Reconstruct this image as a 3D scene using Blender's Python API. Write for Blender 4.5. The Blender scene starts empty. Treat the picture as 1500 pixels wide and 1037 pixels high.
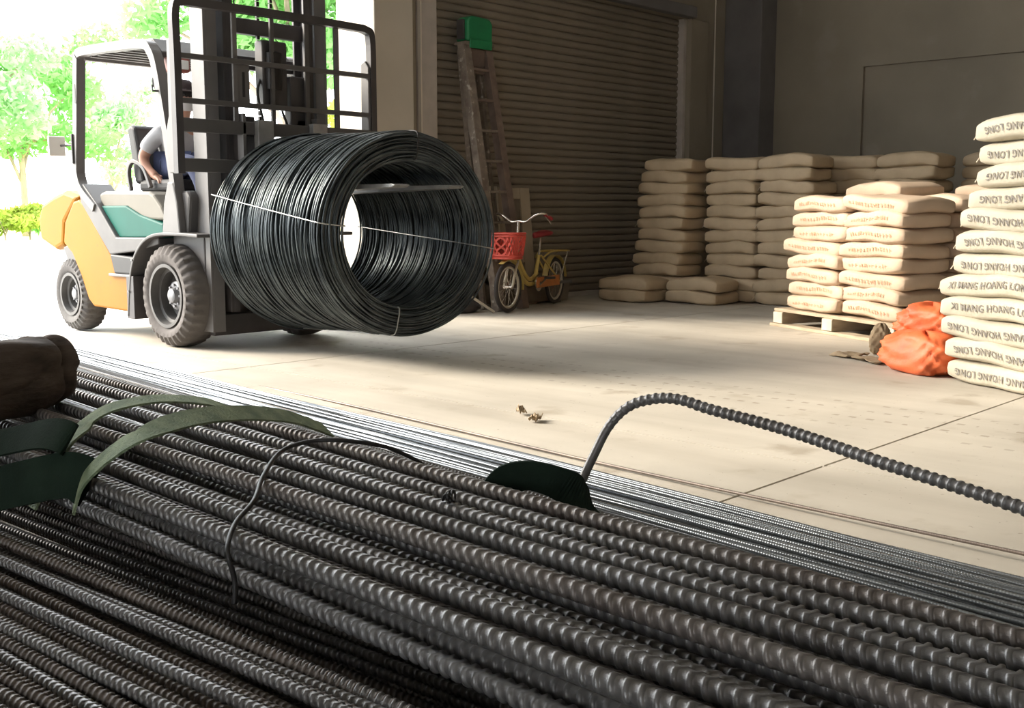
import bpy, math, random
import numpy as np
from mathutils import Vector, Matrix
random.seed(7); rng = np.random.default_rng(7)
D2 = bpy.data; C = bpy.context.scene.collection; SC = bpy.context.scene
PI = math.pi

# ------------------------------------------------------------------ camera, sky, sun, exposure
# room frame: X runs along the shutter wall, Y along the steel bars towards the yard, Z up
YAW, PITCH, CAM_H, FPX = math.radians(43.5), math.radians(7.41), 0.92, 1600.0
fw = Vector((math.cos(YAW)*math.cos(PITCH), math.sin(YAW)*math.cos(PITCH), -math.sin(PITCH)))
rt = Vector((math.sin(YAW), -math.cos(YAW), 0)); up = rt.cross(fw)
cd = D2.cameras.new('camera'); cam = D2.objects.new('camera', cd); C.objects.link(cam)
cd.sensor_width = 36; cd.lens = FPX/1500*36; cd.clip_start = 0.02; cd.clip_end = 400
cam.matrix_world = Matrix(((rt.x, up.x, -fw.x, 0), (rt.y, up.y, -fw.y, 0), (rt.z, up.z, -fw.z, CAM_H), (0, 0, 0, 1)))
SC.camera = cam
world = D2.worlds.new('sky'); SC.world = world; world.use_nodes = True
bg = world.node_tree.nodes['Background']
bg.inputs[0].default_value = (0.93, 0.97, 1.0, 1); bg.inputs[1].default_value = 7.0
sd = D2.lights.new('sun', 'SUN'); sun = D2.objects.new('sun', sd); C.objects.link(sun)
sd.energy = 8.5; sd.angle = math.radians(22); sd.color = (1.0, 0.90, 0.76)
EL = math.radians(27); az = Vector((0.50, -0.866, 0)).normalized()
dirv = Vector((az.x*math.cos(EL), az.y*math.cos(EL), -math.sin(EL)))
sun.rotation_euler = dirv.to_track_quat('-Z', 'Y').to_euler(); sun.location = (-6, 16, 9)
vs = SC.view_settings; vs.view_transform = 'Standard'; vs.look = 'None'; vs.gamma = 1; vs.use_curve_mapping = False
vs.exposure = 0.1

# ------------------------------------------------------------------ materials
MATS = {}
def mat(name, col, rough=.6, metal=0., var=.0, scale=8., col2=None, bump=0., bscale=40., spec=.5, emit=0, trans=0, stretch=(1,1,1), detail=4, coord='Object', wear=None):
    m = D2.materials.new(name); m.use_nodes = True; nt = m.node_tree; b = nt.nodes['Principled BSDF']
    b.inputs['Roughness'].default_value = rough; b.inputs['Metallic'].default_value = metal
    b.inputs['Specular IOR Level'].default_value = spec
    c = (*col, 1)
    b.inputs['Base Color'].default_value = c
    tc = nt.nodes.new('ShaderNodeTexCoord'); mp = nt.nodes.new('ShaderNodeMapping'); mp.inputs['Scale'].default_value = stretch
    nt.links.new(tc.outputs[coord], mp.inputs[0])
    if var or col2:
        n = nt.nodes.new('ShaderNodeTexNoise'); n.inputs['Scale'].default_value = scale; n.inputs['Detail'].default_value = detail
        nt.links.new(mp.outputs[0], n.inputs['Vector'])
        r = nt.nodes.new('ShaderNodeValToRGB'); r.color_ramp.elements[0].position = .3; r.color_ramp.elements[1].position = .7
        c2 = col2 if col2 else tuple(max(0, x*(1-var)) for x in col)
        r.color_ramp.elements[0].color = (*c2, 1)
        r.color_ramp.elements[1].color = c if col2 else (*[min(1, x*(1+var*.6)) for x in col], 1)
        nt.links.new(n.outputs['Fac'], r.inputs[0]); last = r.outputs[0]
        if wear:
            n3 = nt.nodes.new('ShaderNodeTexNoise'); n3.inputs['Scale'].default_value = wear[1]; n3.inputs['Detail'].default_value = 8
            nt.links.new(mp.outputs[0], n3.inputs['Vector'])
            r3 = nt.nodes.new('ShaderNodeValToRGB'); r3.color_ramp.elements[0].position = wear[2]; r3.color_ramp.elements[1].position = wear[2]+.12
            nt.links.new(n3.outputs['Fac'], r3.inputs[0])
            mx = nt.nodes.new('ShaderNodeMix'); mx.data_type = 'RGBA'
            nt.links.new(r3.outputs[0], mx.inputs[0]); nt.links.new(last, mx.inputs[6]); mx.inputs[7].default_value = (*wear[0], 1)
            last = mx.outputs[2]
        nt.links.new(last, b.inputs['Base Color'])
    if bump:
        n2 = nt.nodes.new('ShaderNodeTexNoise'); n2.inputs['Scale'].default_value = bscale; n2.inputs['Detail'].default_value = 5
        nt.links.new(mp.outputs[0], n2.inputs['Vector'])
        bp = nt.nodes.new('ShaderNodeBump'); bp.inputs['Strength'].default_value = bump; bp.inputs['Distance'].default_value = .01
        nt.links.new(n2.outputs['Fac'], bp.inputs['Height']); nt.links.new(bp.outputs[0], b.inputs['Normal'])
    if trans:
        b.inputs['Transmission Weight'].default_value = trans
    if emit:
        b.inputs['Emission Color'].default_value = c; b.inputs['Emission Strength'].default_value = emit
    MATS[name] = m; return m

mat('concrete', (.55,.505,.43), .72, var=.16, scale=1.3, bump=.12, bscale=14, detail=9, wear=((.40,.35,.28), 3.1, .60))
mat('joint', (.10,.085,.07), .95, var=.3)
mat('yard', (.62,.60,.56), .9, var=.12, scale=.7)
mat('plaster', (.285,.245,.19), .92, var=.16, scale=1.1, bump=.10, bscale=22, detail=8, wear=((.30,.26,.21), 2.2, .58))
mat('plaster_light', (.52,.47,.40), .9, var=.10, scale=1.4, bump=.06, bscale=25, detail=8)
mat('dark_plaster', (.16,.15,.15), .9, var=.2, scale=2)
mat('shutter', (.215,.18,.14), .6, var=.14, scale=1.8, detail=6)
mat('rail_metal', (.46,.41,.37), .6, var=.15, scale=5)
mat('rail_edge', (.62,.56,.48), .55)
mat('ceiling', (.45,.43,.4), .9, var=.1)
mat('rebar', (.215,.210,.210), .40, .5, scale=5, col2=(.135,.126,.120), detail=8, stretch=(6,1.2,6), bump=.12, bscale=160)
mat('rebar_brown', (.215,.198,.185), .42, .45, scale=4, col2=(.135,.112,.100), detail=8, stretch=(6,1.2,6), bump=.12, bscale=160)
mat('rebar_rust', (.15,.122,.104), .55, .3, scale=6, col2=(.08,.062,.05), detail=8, stretch=(6,1.5,6))
mat('rod', (.25,.27,.29), .33, .75, scale=3, col2=(.13,.145,.16), detail=6, stretch=(8,.8,8))
mat('rod_rust', (.24,.19,.16), .5, .5, scale=3, col2=(.12,.1,.09), detail=6)
mat('wire', (.10,.118,.125), .32, .6, scale=9, col2=(.035,.043,.050), detail=7)
mat('tie_steel', (.42,.43,.42), .4, .6, var=.2)
mat('black_wire', (.03,.028,.028), .5, .3, var=.2)
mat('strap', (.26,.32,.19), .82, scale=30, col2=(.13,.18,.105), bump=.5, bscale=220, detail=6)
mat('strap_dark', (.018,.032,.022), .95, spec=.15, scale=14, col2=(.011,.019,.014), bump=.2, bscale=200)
mat('timber_dark', (.15,.112,.09), .9, scale=9, col2=(.05,.036,.03), bump=1.0, bscale=16, detail=10, stretch=(.7,1.3,3.2))
mat('timber', (.26,.19,.12), .9, scale=6, col2=(.14,.1,.065), bump=.3, bscale=30)
mat('bag', (.46,.355,.235), .8, var=.13, scale=5, bump=.28, bscale=26, detail=7)
mat('bag_red', (.56,.42,.30), .75, var=.1, scale=5, bump=.28, bscale=26, detail=7)
mat('bag_grey', (.49,.44,.34), .7, var=.1, scale=6, bump=.30, bscale=24, detail=7, wear=((.36,.31,.23), 5., .63))
mat('ink_dark', (.14,.13,.13), .8, scale=60, col2=(.30,.27,.22))
mat('ink_red', (.60,.20,.10), .8, scale=60, col2=(.62,.36,.22))
mat('string', (.72,.62,.48), .8, var=.2)
mat('pallet', (.55,.45,.32), .85, scale=6, col2=(.36,.28,.19), bump=.2, bscale=30, stretch=(1,1,4))
mat('pallet_end', (.62,.54,.42), .85, var=.2)
mat('orange_sack', (.80,.17,.055), .55, var=.3, scale=7, bump=.7, bscale=16, detail=6)
mat('paper', (.36,.27,.17), .9, var=.3, bump=.4)
mat('yellow', (.31,.122,.0), .5, spec=.2, var=.06, scale=4, detail=6, wear=((.22,.095,.02), 9., .66))
mat('teal', (.0,.100,.074), .5, spec=.2, scale=2.2, col2=(.0,.075,.055), detail=4)
mat('beige', (.145,.130,.102), .6, var=.12, scale=4)
mat('grey_paint', (.095,.089,.087), .55, var=.16, scale=6, detail=6)
mat('grey_light', (.15,.142,.139), .5, var=.12, scale=6, detail=6)
mat('dark_paint', (.060,.054,.055), .5, var=.25, scale=6, detail=6)
mat('black', (.022,.021,.022), .6, var=.2)
mat('grease', (.03,.027,.026), .35, .3, var=.3)
mat('tyre', (.125,.118,.112), .88, scale=5, col2=(.075,.068,.066), bump=.25, bscale=50, detail=8)
mat('tyre_front', (.14,.125,.118), .88, scale=5, col2=(.085,.075,.07), bump=.25, bscale=50, detail=8)
mat('rim', (.115,.11,.105), .6, .2, scale=7, col2=(.07,.066,.064), detail=7)
mat('hub', (.27,.27,.28), .5, .35, var=.25, scale=20)
mat('chain', (.05,.045,.045), .45, .6, var=.3)
mat('red_lamp', (.55,.03,.03), .3)
mat('red_brown', (.30,.09,.07), .5, var=.2)
mat('clear_lamp', (.75,.75,.72), .25)
mat('white_label', (.75,.74,.7), .6)
mat('fork_steel', (.42,.42,.42), .42, .5, var=.25, scale=9, detail=6)
mat('skin', (.50,.27,.19), .55, var=.06)
mat('shirt', (.42,.42,.44), .85, var=.12, bump=.3, bscale=18)
mat('collar', (.18,.23,.16), .85, var=.12)
mat('jeans', (.035,.045,.10), .9, var=.2, bump=.2, bscale=40)
mat('mask', (.62,.60,.60), .85, var=.06)
mat('cap', (.075,.055,.06), .9, var=.2)
mat('hair', (.015,.012,.011), .6)
mat('shoe', (.03,.027,.025), .6)
mat('bike_yellow', (.62,.46,.14), .45, var=.15, scale=15)
mat('bike_white', (.55,.50,.40), .5, var=.1)
mat('chrome', (.62,.56,.50), .25, .85, var=.1)
mat('bike_red', (.60,.075,.05), .45, var=.15, scale=8)
mat('saddle_red', (.30,.025,.03), .55, var=.2)
mat('bike_orange', (.62,.22,.06), .5, var=.2)
mat('bike_tyre', (.045,.038,.035), .8, var=.2)
mat('ladder_wood', (.24,.20,.165), .85, scale=14, col2=(.13,.10,.08), detail=7, wear=((.52,.48,.42), 16., .60))
mat('ladder_red', (.20,.145,.115), .85, scale=10, col2=(.12,.085,.07), detail=7)
mat('green_plastic', (.012,.20,.075), .5, var=.2, scale=6, bump=.3, bscale=14)
mat('door_wood', (.36,.30,.225), .75, var=.12, scale=4, detail=6)
mat('door_dark', (.16,.13,.10), .8, var=.2)
mat('door_edge', (.58,.53,.44), .7, var=.1)
mat('leaf', (.28,.54,.19), .7, scale=.9, col2=(.18,.42,.11))
mat('leaf_yellow', (.46,.52,.10), .7, scale=.9, col2=(.30,.42,.06))
mat('leaf_pale', (.40,.60,.36), .7, scale=.9, col2=(.30,.52,.24))
mat('bark', (.34,.26,.20), .9, var=.25, scale=6, stretch=(1,1,.3))
mat('grass', (.42,.52,.12), .9, var=.3, scale=2)
mat('kerb', (.66,.64,.6), .9, var=.1)
mat('far_wall', (.80,.80,.80), .8, var=.06)
mat('far_roof', (.45,.50,.56), .6, var=.1)
mat('far_glass', (.10,.16,.20), .1)
mat('lead', (.03,.03,.03), .5)
# see-through leaves let the daylight in
for nm in ('leaf', 'leaf_yellow', 'leaf_pale'):
    nt = MATS[nm].node_tree; b = nt.nodes['Principled BSDF']; out = nt.nodes['Material Output']
    tr = nt.nodes.new('ShaderNodeBsdfTranslucent'); ms = nt.nodes.new('ShaderNodeMixShader'); ms.inputs[0].default_value = .5
    src = b.inputs['Base Color'].links[0].from_socket
    nt.links.new(src, tr.inputs[0]); nt.links.new(b.outputs[0], ms.inputs[1]); nt.links.new(tr.outputs[0], ms.inputs[2]); nt.links.new(ms.outputs[0], out.inputs[0])
# floor: dust, worn streaks and the dotted prints of tyre treads running along the drive-in direction
def floor_detail():
    nt = MATS['concrete'].node_tree; b = nt.nodes['Principled BSDF']
    last = b.inputs['Base Color'].links[0].from_socket
    tc = nt.nodes.new('ShaderNodeTexCoord'); geo = nt.nodes.new('ShaderNodeNewGeometry')
    def math_(op, a, c=None):
        n = nt.nodes.new('ShaderNodeMath'); n.operation = op
        for i, x in enumerate((a, c)):
            if x is None: continue
            if isinstance(x, (int, float)): n.inputs[i].default_value = x
            else: nt.links.new(x, n.inputs[i])
        return n.outputs[0]
    sp = nt.nodes.new('ShaderNodeSeparateXYZ'); nt.links.new(geo.outputs['Position'], sp.inputs[0])
    x, y = sp.outputs[0], sp.outputs[1]
    nz = nt.nodes.new('ShaderNodeTexNoise'); nz.inputs['Scale'].default_value = .8; nt.links.new(geo.outputs['Position'], nz.inputs['Vector'])
    nz2 = nt.nodes.new('ShaderNodeTexNoise'); nz2.inputs['Scale'].default_value = 7; nt.links.new(geo.outputs['Position'], nz2.inputs['Vector'])
    total = None
    for x0, amp in ((4.62, .5), (4.80, .5), (4.97, .35), (4.42, .35)):
        xx = math_('ADD', math_('SUBTRACT', x, x0), math_('MULTIPLY', math_('SUBTRACT', y, 3.0), -.04))
        d = math_('ABSOLUTE', xx)
        line = math_('LESS_THAN', d, .014)
        dots = math_('GREATER_THAN', math_('SINE', math_('MULTIPLY', y, 2*PI/.085)), .25)
        brk = math_('GREATER_THAN', nz2.outputs['Fac'], .47)
        m = math_('MULTIPLY', math_('MULTIPLY', line, dots), math_('MULTIPLY', brk, amp))
        total = m if total is None else math_('ADD', total, m)
    # long dusty streaks
    mp = nt.nodes.new('ShaderNodeMapping'); mp.inputs['Scale'].default_value = (3.0, .32, 1); nt.links.new(geo.outputs['Position'], mp.inputs[0])
    ns = nt.nodes.new('ShaderNodeTexNoise'); ns.inputs['Scale'].default_value = 1.2; ns.inputs['Detail'].default_value = 8; nt.links.new(mp.outputs[0], ns.inputs['Vector'])
    st = math_('MULTIPLY', math_('GREATER_THAN', ns.outputs['Fac'], .0), math_('MULTIPLY', math_('POWER', ns.outputs['Fac'], 2.2), .95))
    ns3 = nt.nodes.new('ShaderNodeTexNoise'); ns3.inputs['Scale'].default_value = 38; ns3.inputs['Detail'].default_value = 3; nt.links.new(geo.outputs['Position'], ns3.inputs['Vector'])
    pit = math_('MULTIPLY', math_('GREATER_THAN', ns3.outputs['Fac'], .705), .5)
    total = math_('MINIMUM', math_('ADD', math_('ADD', total, st), pit), .85)
    mx = nt.nodes.new('ShaderNodeMix'); mx.data_type = 'RGBA'
    nt.links.new(total, mx.inputs[0]); nt.links.new(last, mx.inputs[6]); mx.inputs[7].default_value = (.25,.21,.16,1)
    nt.links.new(mx.outputs[2], b.inputs['Base Color'])
floor_detail()

# ------------------------------------------------------------------ helpers
def root_loc(p):
    v = Vector((0,0,0))
    while p is not None:
        v += p.location; p = p.parent
    return v
class MB:
    def __init__(s): s.v = []; s.f = []
    def add(s, vs, fs):
        o = len(s.v); s.v += [tuple(v) for v in vs]; s.f += [tuple(i+o for i in f) for f in fs]; return s
    def box(s, x0, x1, y0, y1, z0, z1):
        vs = [(x, y, z) for z in (z0, z1) for y in (y0, y1) for x in (x0, x1)]
        return s.add(vs, [(0,2,3,1),(4,5,7,6),(0,1,5,4),(2,6,7,3),(0,4,6,2),(1,3,7,5)])
    def bar(s, a, b, w, h, ref=(0,0,1)):
        a, b = Vector(a), Vector(b); t = (b-a).normalized(); r = Vector(ref)
        if abs(t.dot(r)) > .95: r = Vector((1,0,0))
        n = t.cross(r).normalized(); u = n.cross(t)
        vs = [p + n*(sx*w/2) + u*(sz*h/2) for p in (a, b) for sz in (-1,1) for sx in (-1,1)]
        return s.add(vs, [(0,2,3,1),(4,5,7,6),(0,1,5,4),(2,6,7,3),(0,4,6,2),(1,3,7,5)])
    def sweep(s, pts, w, h, ref=(1,0,0), closed=False):   # rectangular section along a path
        P = [Vector(p) for p in pts]; n = len(P); vs = []
        for i in range(n):
            t = ((P[(i+1) % n] - P[i-1]) if closed else (P[min(i+1, n-1)] - P[max(i-1, 0)])).normalized()
            a = Vector(ref); a = (a - t*a.dot(t)).normalized(); c = t.cross(a)
            vs += [P[i]+a*(sx*w/2)+c*(sz*h/2) for sx, sz in ((-1,-1),(1,-1),(1,1),(-1,1))]
        fs = []
        for i in range(n if closed else n-1):
            j = (i+1) % n
            for k in range(4): fs.append((i*4+k, i*4+(k+1)%4, j*4+(k+1)%4, j*4+k))
        if not closed: fs += [(3,2,1,0), tuple((n-1)*4+k for k in range(4))]
        return s.add(vs, fs)
    def tube(s, pts, r, n=8, closed=False, cap=True):
        P = [Vector(p) for p in pts]; m = len(P); vs = []; prev = None
        rr = r if isinstance(r, (list, tuple)) else [r]*m
        for i in range(m):
            t = ((P[(i+1) % m] - P[i-1]) if closed else (P[min(i+1, m-1)] - P[max(i-1, 0)])).normalized()
            if prev is None:
                a = Vector((0,0,1)) if abs(t.z) < .9 else Vector((1,0,0))
            else: a = prev
            a = (a - t*a.dot(t)).normalized(); prev = a; c = t.cross(a)
            vs += [P[i]+(a*math.cos(2*PI*k/n)+c*math.sin(2*PI*k/n))*rr[i] for k in range(n)]
        fs = []
        for i in range(m if closed else m-1):
            j = (i+1) % m
            for k in range(n): fs.append((i*n+k, i*n+(k+1)%n, j*n+(k+1)%n, j*n+k))
        if cap and not closed: fs += [tuple(range(n))[::-1], tuple((m-1)*n+k for k in range(n))]
        return s.add(vs, fs)
    def prism(s, poly, a, b, axis='x'):   # poly in the two other axes, in order (y,z) / (x,z) / (x,y)
        n = len(poly); vs = []
        for t in (a, b):
            for p, q in poly: vs.append({'x': (t, p, q), 'y': (p, t, q), 'z': (p, q, t)}[axis])
        fs = [tuple(range(n))[::-1], tuple(range(n, 2*n))] + [(i, (i+1)%n, n+(i+1)%n, n+i) for i in range(n)]
        return s.add(vs, fs)
    def lathe(s, prof, c, axis='x', n=40, wob=None):   # prof: (offset along the axis, radius)
        m = len(prof); vs = []
        for i in range(n):
            th = 2*PI*i/n
            for k, (t, r) in enumerate(prof):
                if wob: r = wob(k, i, r)
                a, b = r*math.cos(th), r*math.sin(th)
                vs.append({'x': (c[0]+t, c[1]+a, c[2]+b), 'y': (c[0]+a, c[1]+t, c[2]+b), 'z': (c[0]+a, c[1]+b, c[2]+t)}[axis])
        fs = [(i*m+k, i*m+k+1, ((i+1)%n)*m+k+1, ((i+1)%n)*m+k) for i in range(n) for k in range(m-1)]
        return s.add(vs, fs)
    def ball(s, c, rx, ry, rz, n=12, m=8):
        vs = []; fs = []
        for j in range(m+1):
            ph = PI*j/m
            for i in range(n):
                th = 2*PI*i/n
                vs.append((c[0]+rx*math.sin(ph)*math.cos(th), c[1]+ry*math.sin(ph)*math.sin(th), c[2]+rz*math.cos(ph)))
        for j in range(m):
            for i in range(n): fs.append((j*n+i, (j+1)*n+i, (j+1)*n+(i+1)%n, j*n+(i+1)%n))
        return s.add(vs, fs)
    def xf(s, M):
        s.v = [tuple(M @ Vector(v)) for v in s.v]; return s
    def build(s, name, m, parent=None, smooth=False, bevel=0, loc=None, seg=2):
        L = root_loc(parent) if parent is not None else None
        if L is None:
            if loc is None:
                xs, ys, zs = zip(*s.v); loc = ((min(xs)+max(xs))/2, (min(ys)+max(ys))/2, min(zs))
            L = Vector(loc)
        me = D2.meshes.new(name); me.from_pydata([(v[0]-L.x, v[1]-L.y, v[2]-L.z) for v in s.v], [], s.f); me.validate()
        fix_normals(me)
        me.materials.append(MATS[m] if isinstance(m, str) else m)
        if smooth:
            me.polygons.foreach_set('use_smooth', [True]*len(me.polygons))
            if smooth != 'all': me.set_sharp_from_angle(angle=math.radians(40))
        o = D2.objects.new(name, me); C.objects.link(o)
        if parent is not None: o.parent = parent
        else: o.location = L
        if bevel:
            md = o.modifiers.new('bevel', 'BEVEL'); md.width = bevel; md.segments = seg; md.limit_method = 'ANGLE'; md.angle_limit = math.radians(35)
        return o
def fix_normals(me):
    import bmesh
    bm = bmesh.new(); bm.from_mesh(me); bmesh.ops.recalc_face_normals(bm, faces=bm.faces); bm.to_mesh(me); bm.free()
def tag(o, label, cat, group=None, kind=None):
    o['label'] = label; o['category'] = cat
    if group: o['group'] = group
    if kind: o['kind'] = kind
    return o
def struct(o, label=None):
    o['kind'] = 'structure'
    if label: o['label'] = label
    return o
def thing(name, loc, label, cat, group=None):
    o = D2.objects.new(name, None); C.objects.link(o); o.location = loc; o.empty_display_size = .1
    return tag(o, label, cat, group)
def inst(name, me, parent=None, loc=(0,0,0), rot=(0,0,0), scale=(1,1,1)):
    o = D2.objects.new(name, me); C.objects.link(o); o.parent = parent
    o.location = loc; o.rotation_euler = rot; o.scale = scale; return o
def np_mesh(name, V, F, m, smooth=True):
    me = D2.meshes.new(name); V = np.asarray(V, dtype=np.float32); F = np.asarray(F, dtype=np.int32)
    me.vertices.add(len(V)); me.vertices.foreach_set('co', V.ravel())
    k = F.shape[1]; me.loops.add(F.size); me.loops.foreach_set('vertex_index', F.ravel())
    me.polygons.add(len(F)); me.polygons.foreach_set('loop_start', np.arange(0, F.size, k, dtype=np.int32))
    me.update(calc_edges=True)
    me.polygons.foreach_set('use_smooth', [smooth]*len(F))
    me.materials.append(MATS[m]); return me
def smoothpath(pts, n=10):
    P = [Vector(p) for p in pts]; out = []
    for i in range(len(P)-1):
        p0, p1, p2, p3 = P[max(i-1,0)], P[i], P[i+1], P[min(i+2, len(P)-1)]
        for k in range(n):
            t = k/n; out.append(.5*((2*p1)+(p2-p0)*t+(2*p0-5*p1+4*p2-p3)*t*t+(3*p1-p0-3*p2+p3)*t**3))
    return out+[P[-1]]

# ------------------------------------------------------------------ the building
Y0, X1 = 7.70, 12.3
def floor():
    base = struct(MB().box(-7, 13, -7, 8.14, -.30, -.012).build('floor', 'joint', loc=(0,0,0)), 'dusty pale concrete floor with saw-cut joints')
    xs = [-7, -2.6, .9, 3.62, 7.9, 13]; ys = [-7, -2.2, 1.86, 5.6, 8.14]; g = .006
    for i in range(len(xs)-1):
        for j in range(len(ys)-1):
            MB().box(xs[i]+g, xs[i+1]-g, ys[j]+g, ys[j+1]-g, -.10, 0).build('slab', 'concrete', base)
floor()
struct(MB().box(-60, 70, 8.14, 30, -.3, -.004).build('yard_ground', 'yard', loc=(0,8.14,0)), 'sunlit pale concrete yard outside the opening')
struct(MB().box(-80, 90, 30, 110, -.3, .04).build('verge_ground', 'grass', loc=(0,30,0)), 'yellow-green grass verge beyond the yard')
struct(MB().box(-80, 90, 29.8, 30.05, -.3, .16).build('kerb', 'kerb', loc=(0,30,0)), 'pale kerb between the yard and the verge')
# rear wall: drive-in opening X -1.5..6.27, column, closed shutter, corner
w = MB(); w.box(-7, -1.5, Y0, 8.14, 0, 5.6)
w.box(-1.5, 7.09, Y0, 8.14, 5.05, 5.6)
w.box(7.09, 11.13, Y0-.02, 8.14, 3.19, 5.6)
w.box(11.13, 12.6, Y0, 8.14, 0, 5.6)
struct(w.build('wall_rear', 'plaster', loc=(0,Y0,0)), 'dim concrete wall with the drive-in opening and roller shutter')
struct(MB().box(6.27, 6.72, Y0-.10, 8.14, 0, 5.05).build('trim_1', 'plaster_light', bevel=.012), 'pale plastered pillar at the right of the drive-in opening')
struct(MB().box(6.72, 6.86, Y0+.02, 8.14, 0, 5.05).build('trim_2', 'plaster', bevel=.005), 'recessed brown strip beside the pale pillar')
struct(MB().box(11.13, 11.50, Y0-.07, Y0+.02, 0, 3.19).build('trim_3', 'plaster', bevel=.01), 'concrete jamb right of the roller shutter')
struct(MB().box(9.4, 11.16, Y0-.13, Y0-.02, 3.19, 3.32).build('trim_4', 'dark_plaster', bevel=.01), 'dark ledge above the roller shutter')
struct(MB().box(11.95, 12.36, Y0-.52, Y0, 0, 5.6).build('trim_5', 'dark_plaster', bevel=.012), 'dark column in the far corner behind the bags')
struct(MB().tube([(11.72, Y0-.012, 0), (11.72, Y0-.012, 5.5)], .009, 8).build('trim_6', 'rail_edge'), 'thin pale conduit running up the corner')
# roller shutter
sh = struct(MB().box(7.09, 11.13, 7.80, 7.84, 0, 3.19).build('door_1', 'joint', loc=(7.1, 7.8, 0)), 'closed brown roller shutter of horizontal slats')
P = .0766
prof = [(7.80, 0), (7.792, .005), (7.781, .014), (7.776, .026), (7.776, .052), (7.782, .066), (7.792, .073), (7.80, P)]
sl = MB().prism([(p[0]-7.8, p[1]) for p in prof]+[(.02, P), (.02, 0)], 0, 4.04)
slo = sl.build('slat', 'shutter', sh, smooth=False); sme = slo.data
sme.transform(Matrix.Translation((7.1, 7.8, 0)))   # slat mesh in its own frame
slo.location = (-.01, 0, .05)
for k in range(1, 41): inst('slat', sme, sh, (-.01, 0, .05+k*P))
MB().box(7.09, 11.13, 7.755, 7.80, 0, .05).build('bottom_bar', 'rail_metal', sh, bevel=.004)
MB().box(6.86, 7.10, 7.70, 7.80, 0, 3.19).build('guide_rail', 'rail_metal', sh, bevel=.006)
MB().box(6.86, 6.875, 7.66, 7.70, 0, 5.04).build('rail_lip', 'rail_edge', sh)
MB().box(11.08, 11.135, 7.70, 7.80, 0, 3.19).build('guide_rail', 'rail_metal', sh, bevel=.006)
# right-hand wall with a bricked-up recess
w = MB(); zt, zb, yl = 2.60, .9, 6.02
w.box(X1, X1+.3, yl, Y0, 0, 5.6); w.box(X1, X1+.3, -7, yl, zt, 5.6); w.box(X1, X1+.3, -7, yl, 0, zb); w.box(X1, X1+.3, -7, -1, zb, zt)
wr = struct(w.build('wall_right', 'plaster', loc=(X1,0,0)), 'stained plaster wall with a shallow blocked-up recess')
MB().box(X1+.045, X1+.3, -1, yl, zb, zt).build('recess_panel', 'plaster', wr)
struct(MB().box(-7.2, -7, -7.2, -4, 0, 5.6).box(-7.2, -7, -.8, 8.14, 0, 5.6).box(-7.2, -7, -4, -.8, 4.0, 5.6).build('wall_left', 'plaster', loc=(-7,0,0)), 'unseen plaster wall left of the viewpoint, with a doorway added for fill light')  # out of view; the doorway is added to let fill light onto the bars
struct(MB().box(-7, 12.6, -7.2, -7, 0, 5.6).build('wall_front', 'plaster', loc=(0,-7,0)), 'plaster wall behind the viewpoint')
struct(MB().box(-7, 12.6, -7.2, 8.14, 5.6, 5.75).build('ceiling', 'ceiling', loc=(0,0,5.6)), 'flat roof over the store')

# ------------------------------------------------------------------ steel bars
def rebar_mesh(name, L, r, h, pitch, nth, m, amp=0., ph=0., slant=.35, taper=True, rough=0.0):
    fr = [(.0, 0.), (.225, 0.), (.245, .08), (.305, .86), (.45, 1.), (.595, .86), (.655, .08), (.675, 0.)] if nth > 8 else [(0., 0.), (.35, 1.), (.65, 1.)]
    nr = int(L/pitch); ys = []; pu = []
    for i in range(nr):
        for a, b in fr: ys.append((i+a)*pitch); pu.append(b)
    ys.append(nr*pitch); pu.append(0.)
    ys = np.array(ys); pu = np.array(pu); th = np.arange(nth)*2*PI/nth
    cres = np.clip(np.abs(np.sin(th))*1.5, 0, 1)**.6
    lon = (np.abs(np.sin(th)) < .05).astype(float)*.55
    rad = r + h*(pu[:, None]*cres[None, :]*(1-lon[None, :]) + lon[None, :])
    off = slant*r*np.cos(th)*np.sign(np.sin(th)+1e-6)
    Y = ys[:, None] + off[None, :]
    bend = amp*np.sin(ys/L*PI*1.6+ph) + amp*.35*np.sin(ys/L*PI*5+ph*2)
    bz = amp*.30*np.sin(ys/L*PI*3.1+ph*1.7)
    X = rad*np.cos(th)[None, :] + bend[:, None]
    Z = rad*np.sin(th)[None, :] + bz[:, None]
    V = np.stack([X, Y, Z], -1).reshape(-1, 3); M = len(ys)
    i = np.arange(M-1)[:, None]*nth; k = np.arange(nth)[None, :]; k2 = (k+1) % nth
    F = np.stack([i+k, i+nth+k, i+nth+k2, i+k2], -1).reshape(-1, 4)
    me = np_mesh(name, V, F, m)
    return me
def ORD(n): return str(n)+('th' if 10 < n % 100 < 14 else {1:'st',2:'nd',3:'rd'}.get(n % 10, 'th'))
def ordinal(n):
    W = ['', 'first', 'second', 'third', 'fourth', 'fifth', 'sixth', 'seventh', 'eighth', 'ninth', 'tenth', 'eleventh', 'twelfth', 'thirteenth', 'fourteenth', 'fifteenth', 'sixteenth', 'seventeenth', 'eighteenth', 'nineteenth', 'twentieth']
    return W[n] if n <= 20 else 'twenty-'+W[n-20]
R1, H1 = .0102, .0034
big = [rebar_mesh('thick_bar', 7.2, R1, H1, .0175, 16, ('rebar', 'rebar', 'rebar_brown')[i % 3], amp=.003+.0016*i, ph=i*1.9) for i in range(4)]
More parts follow.
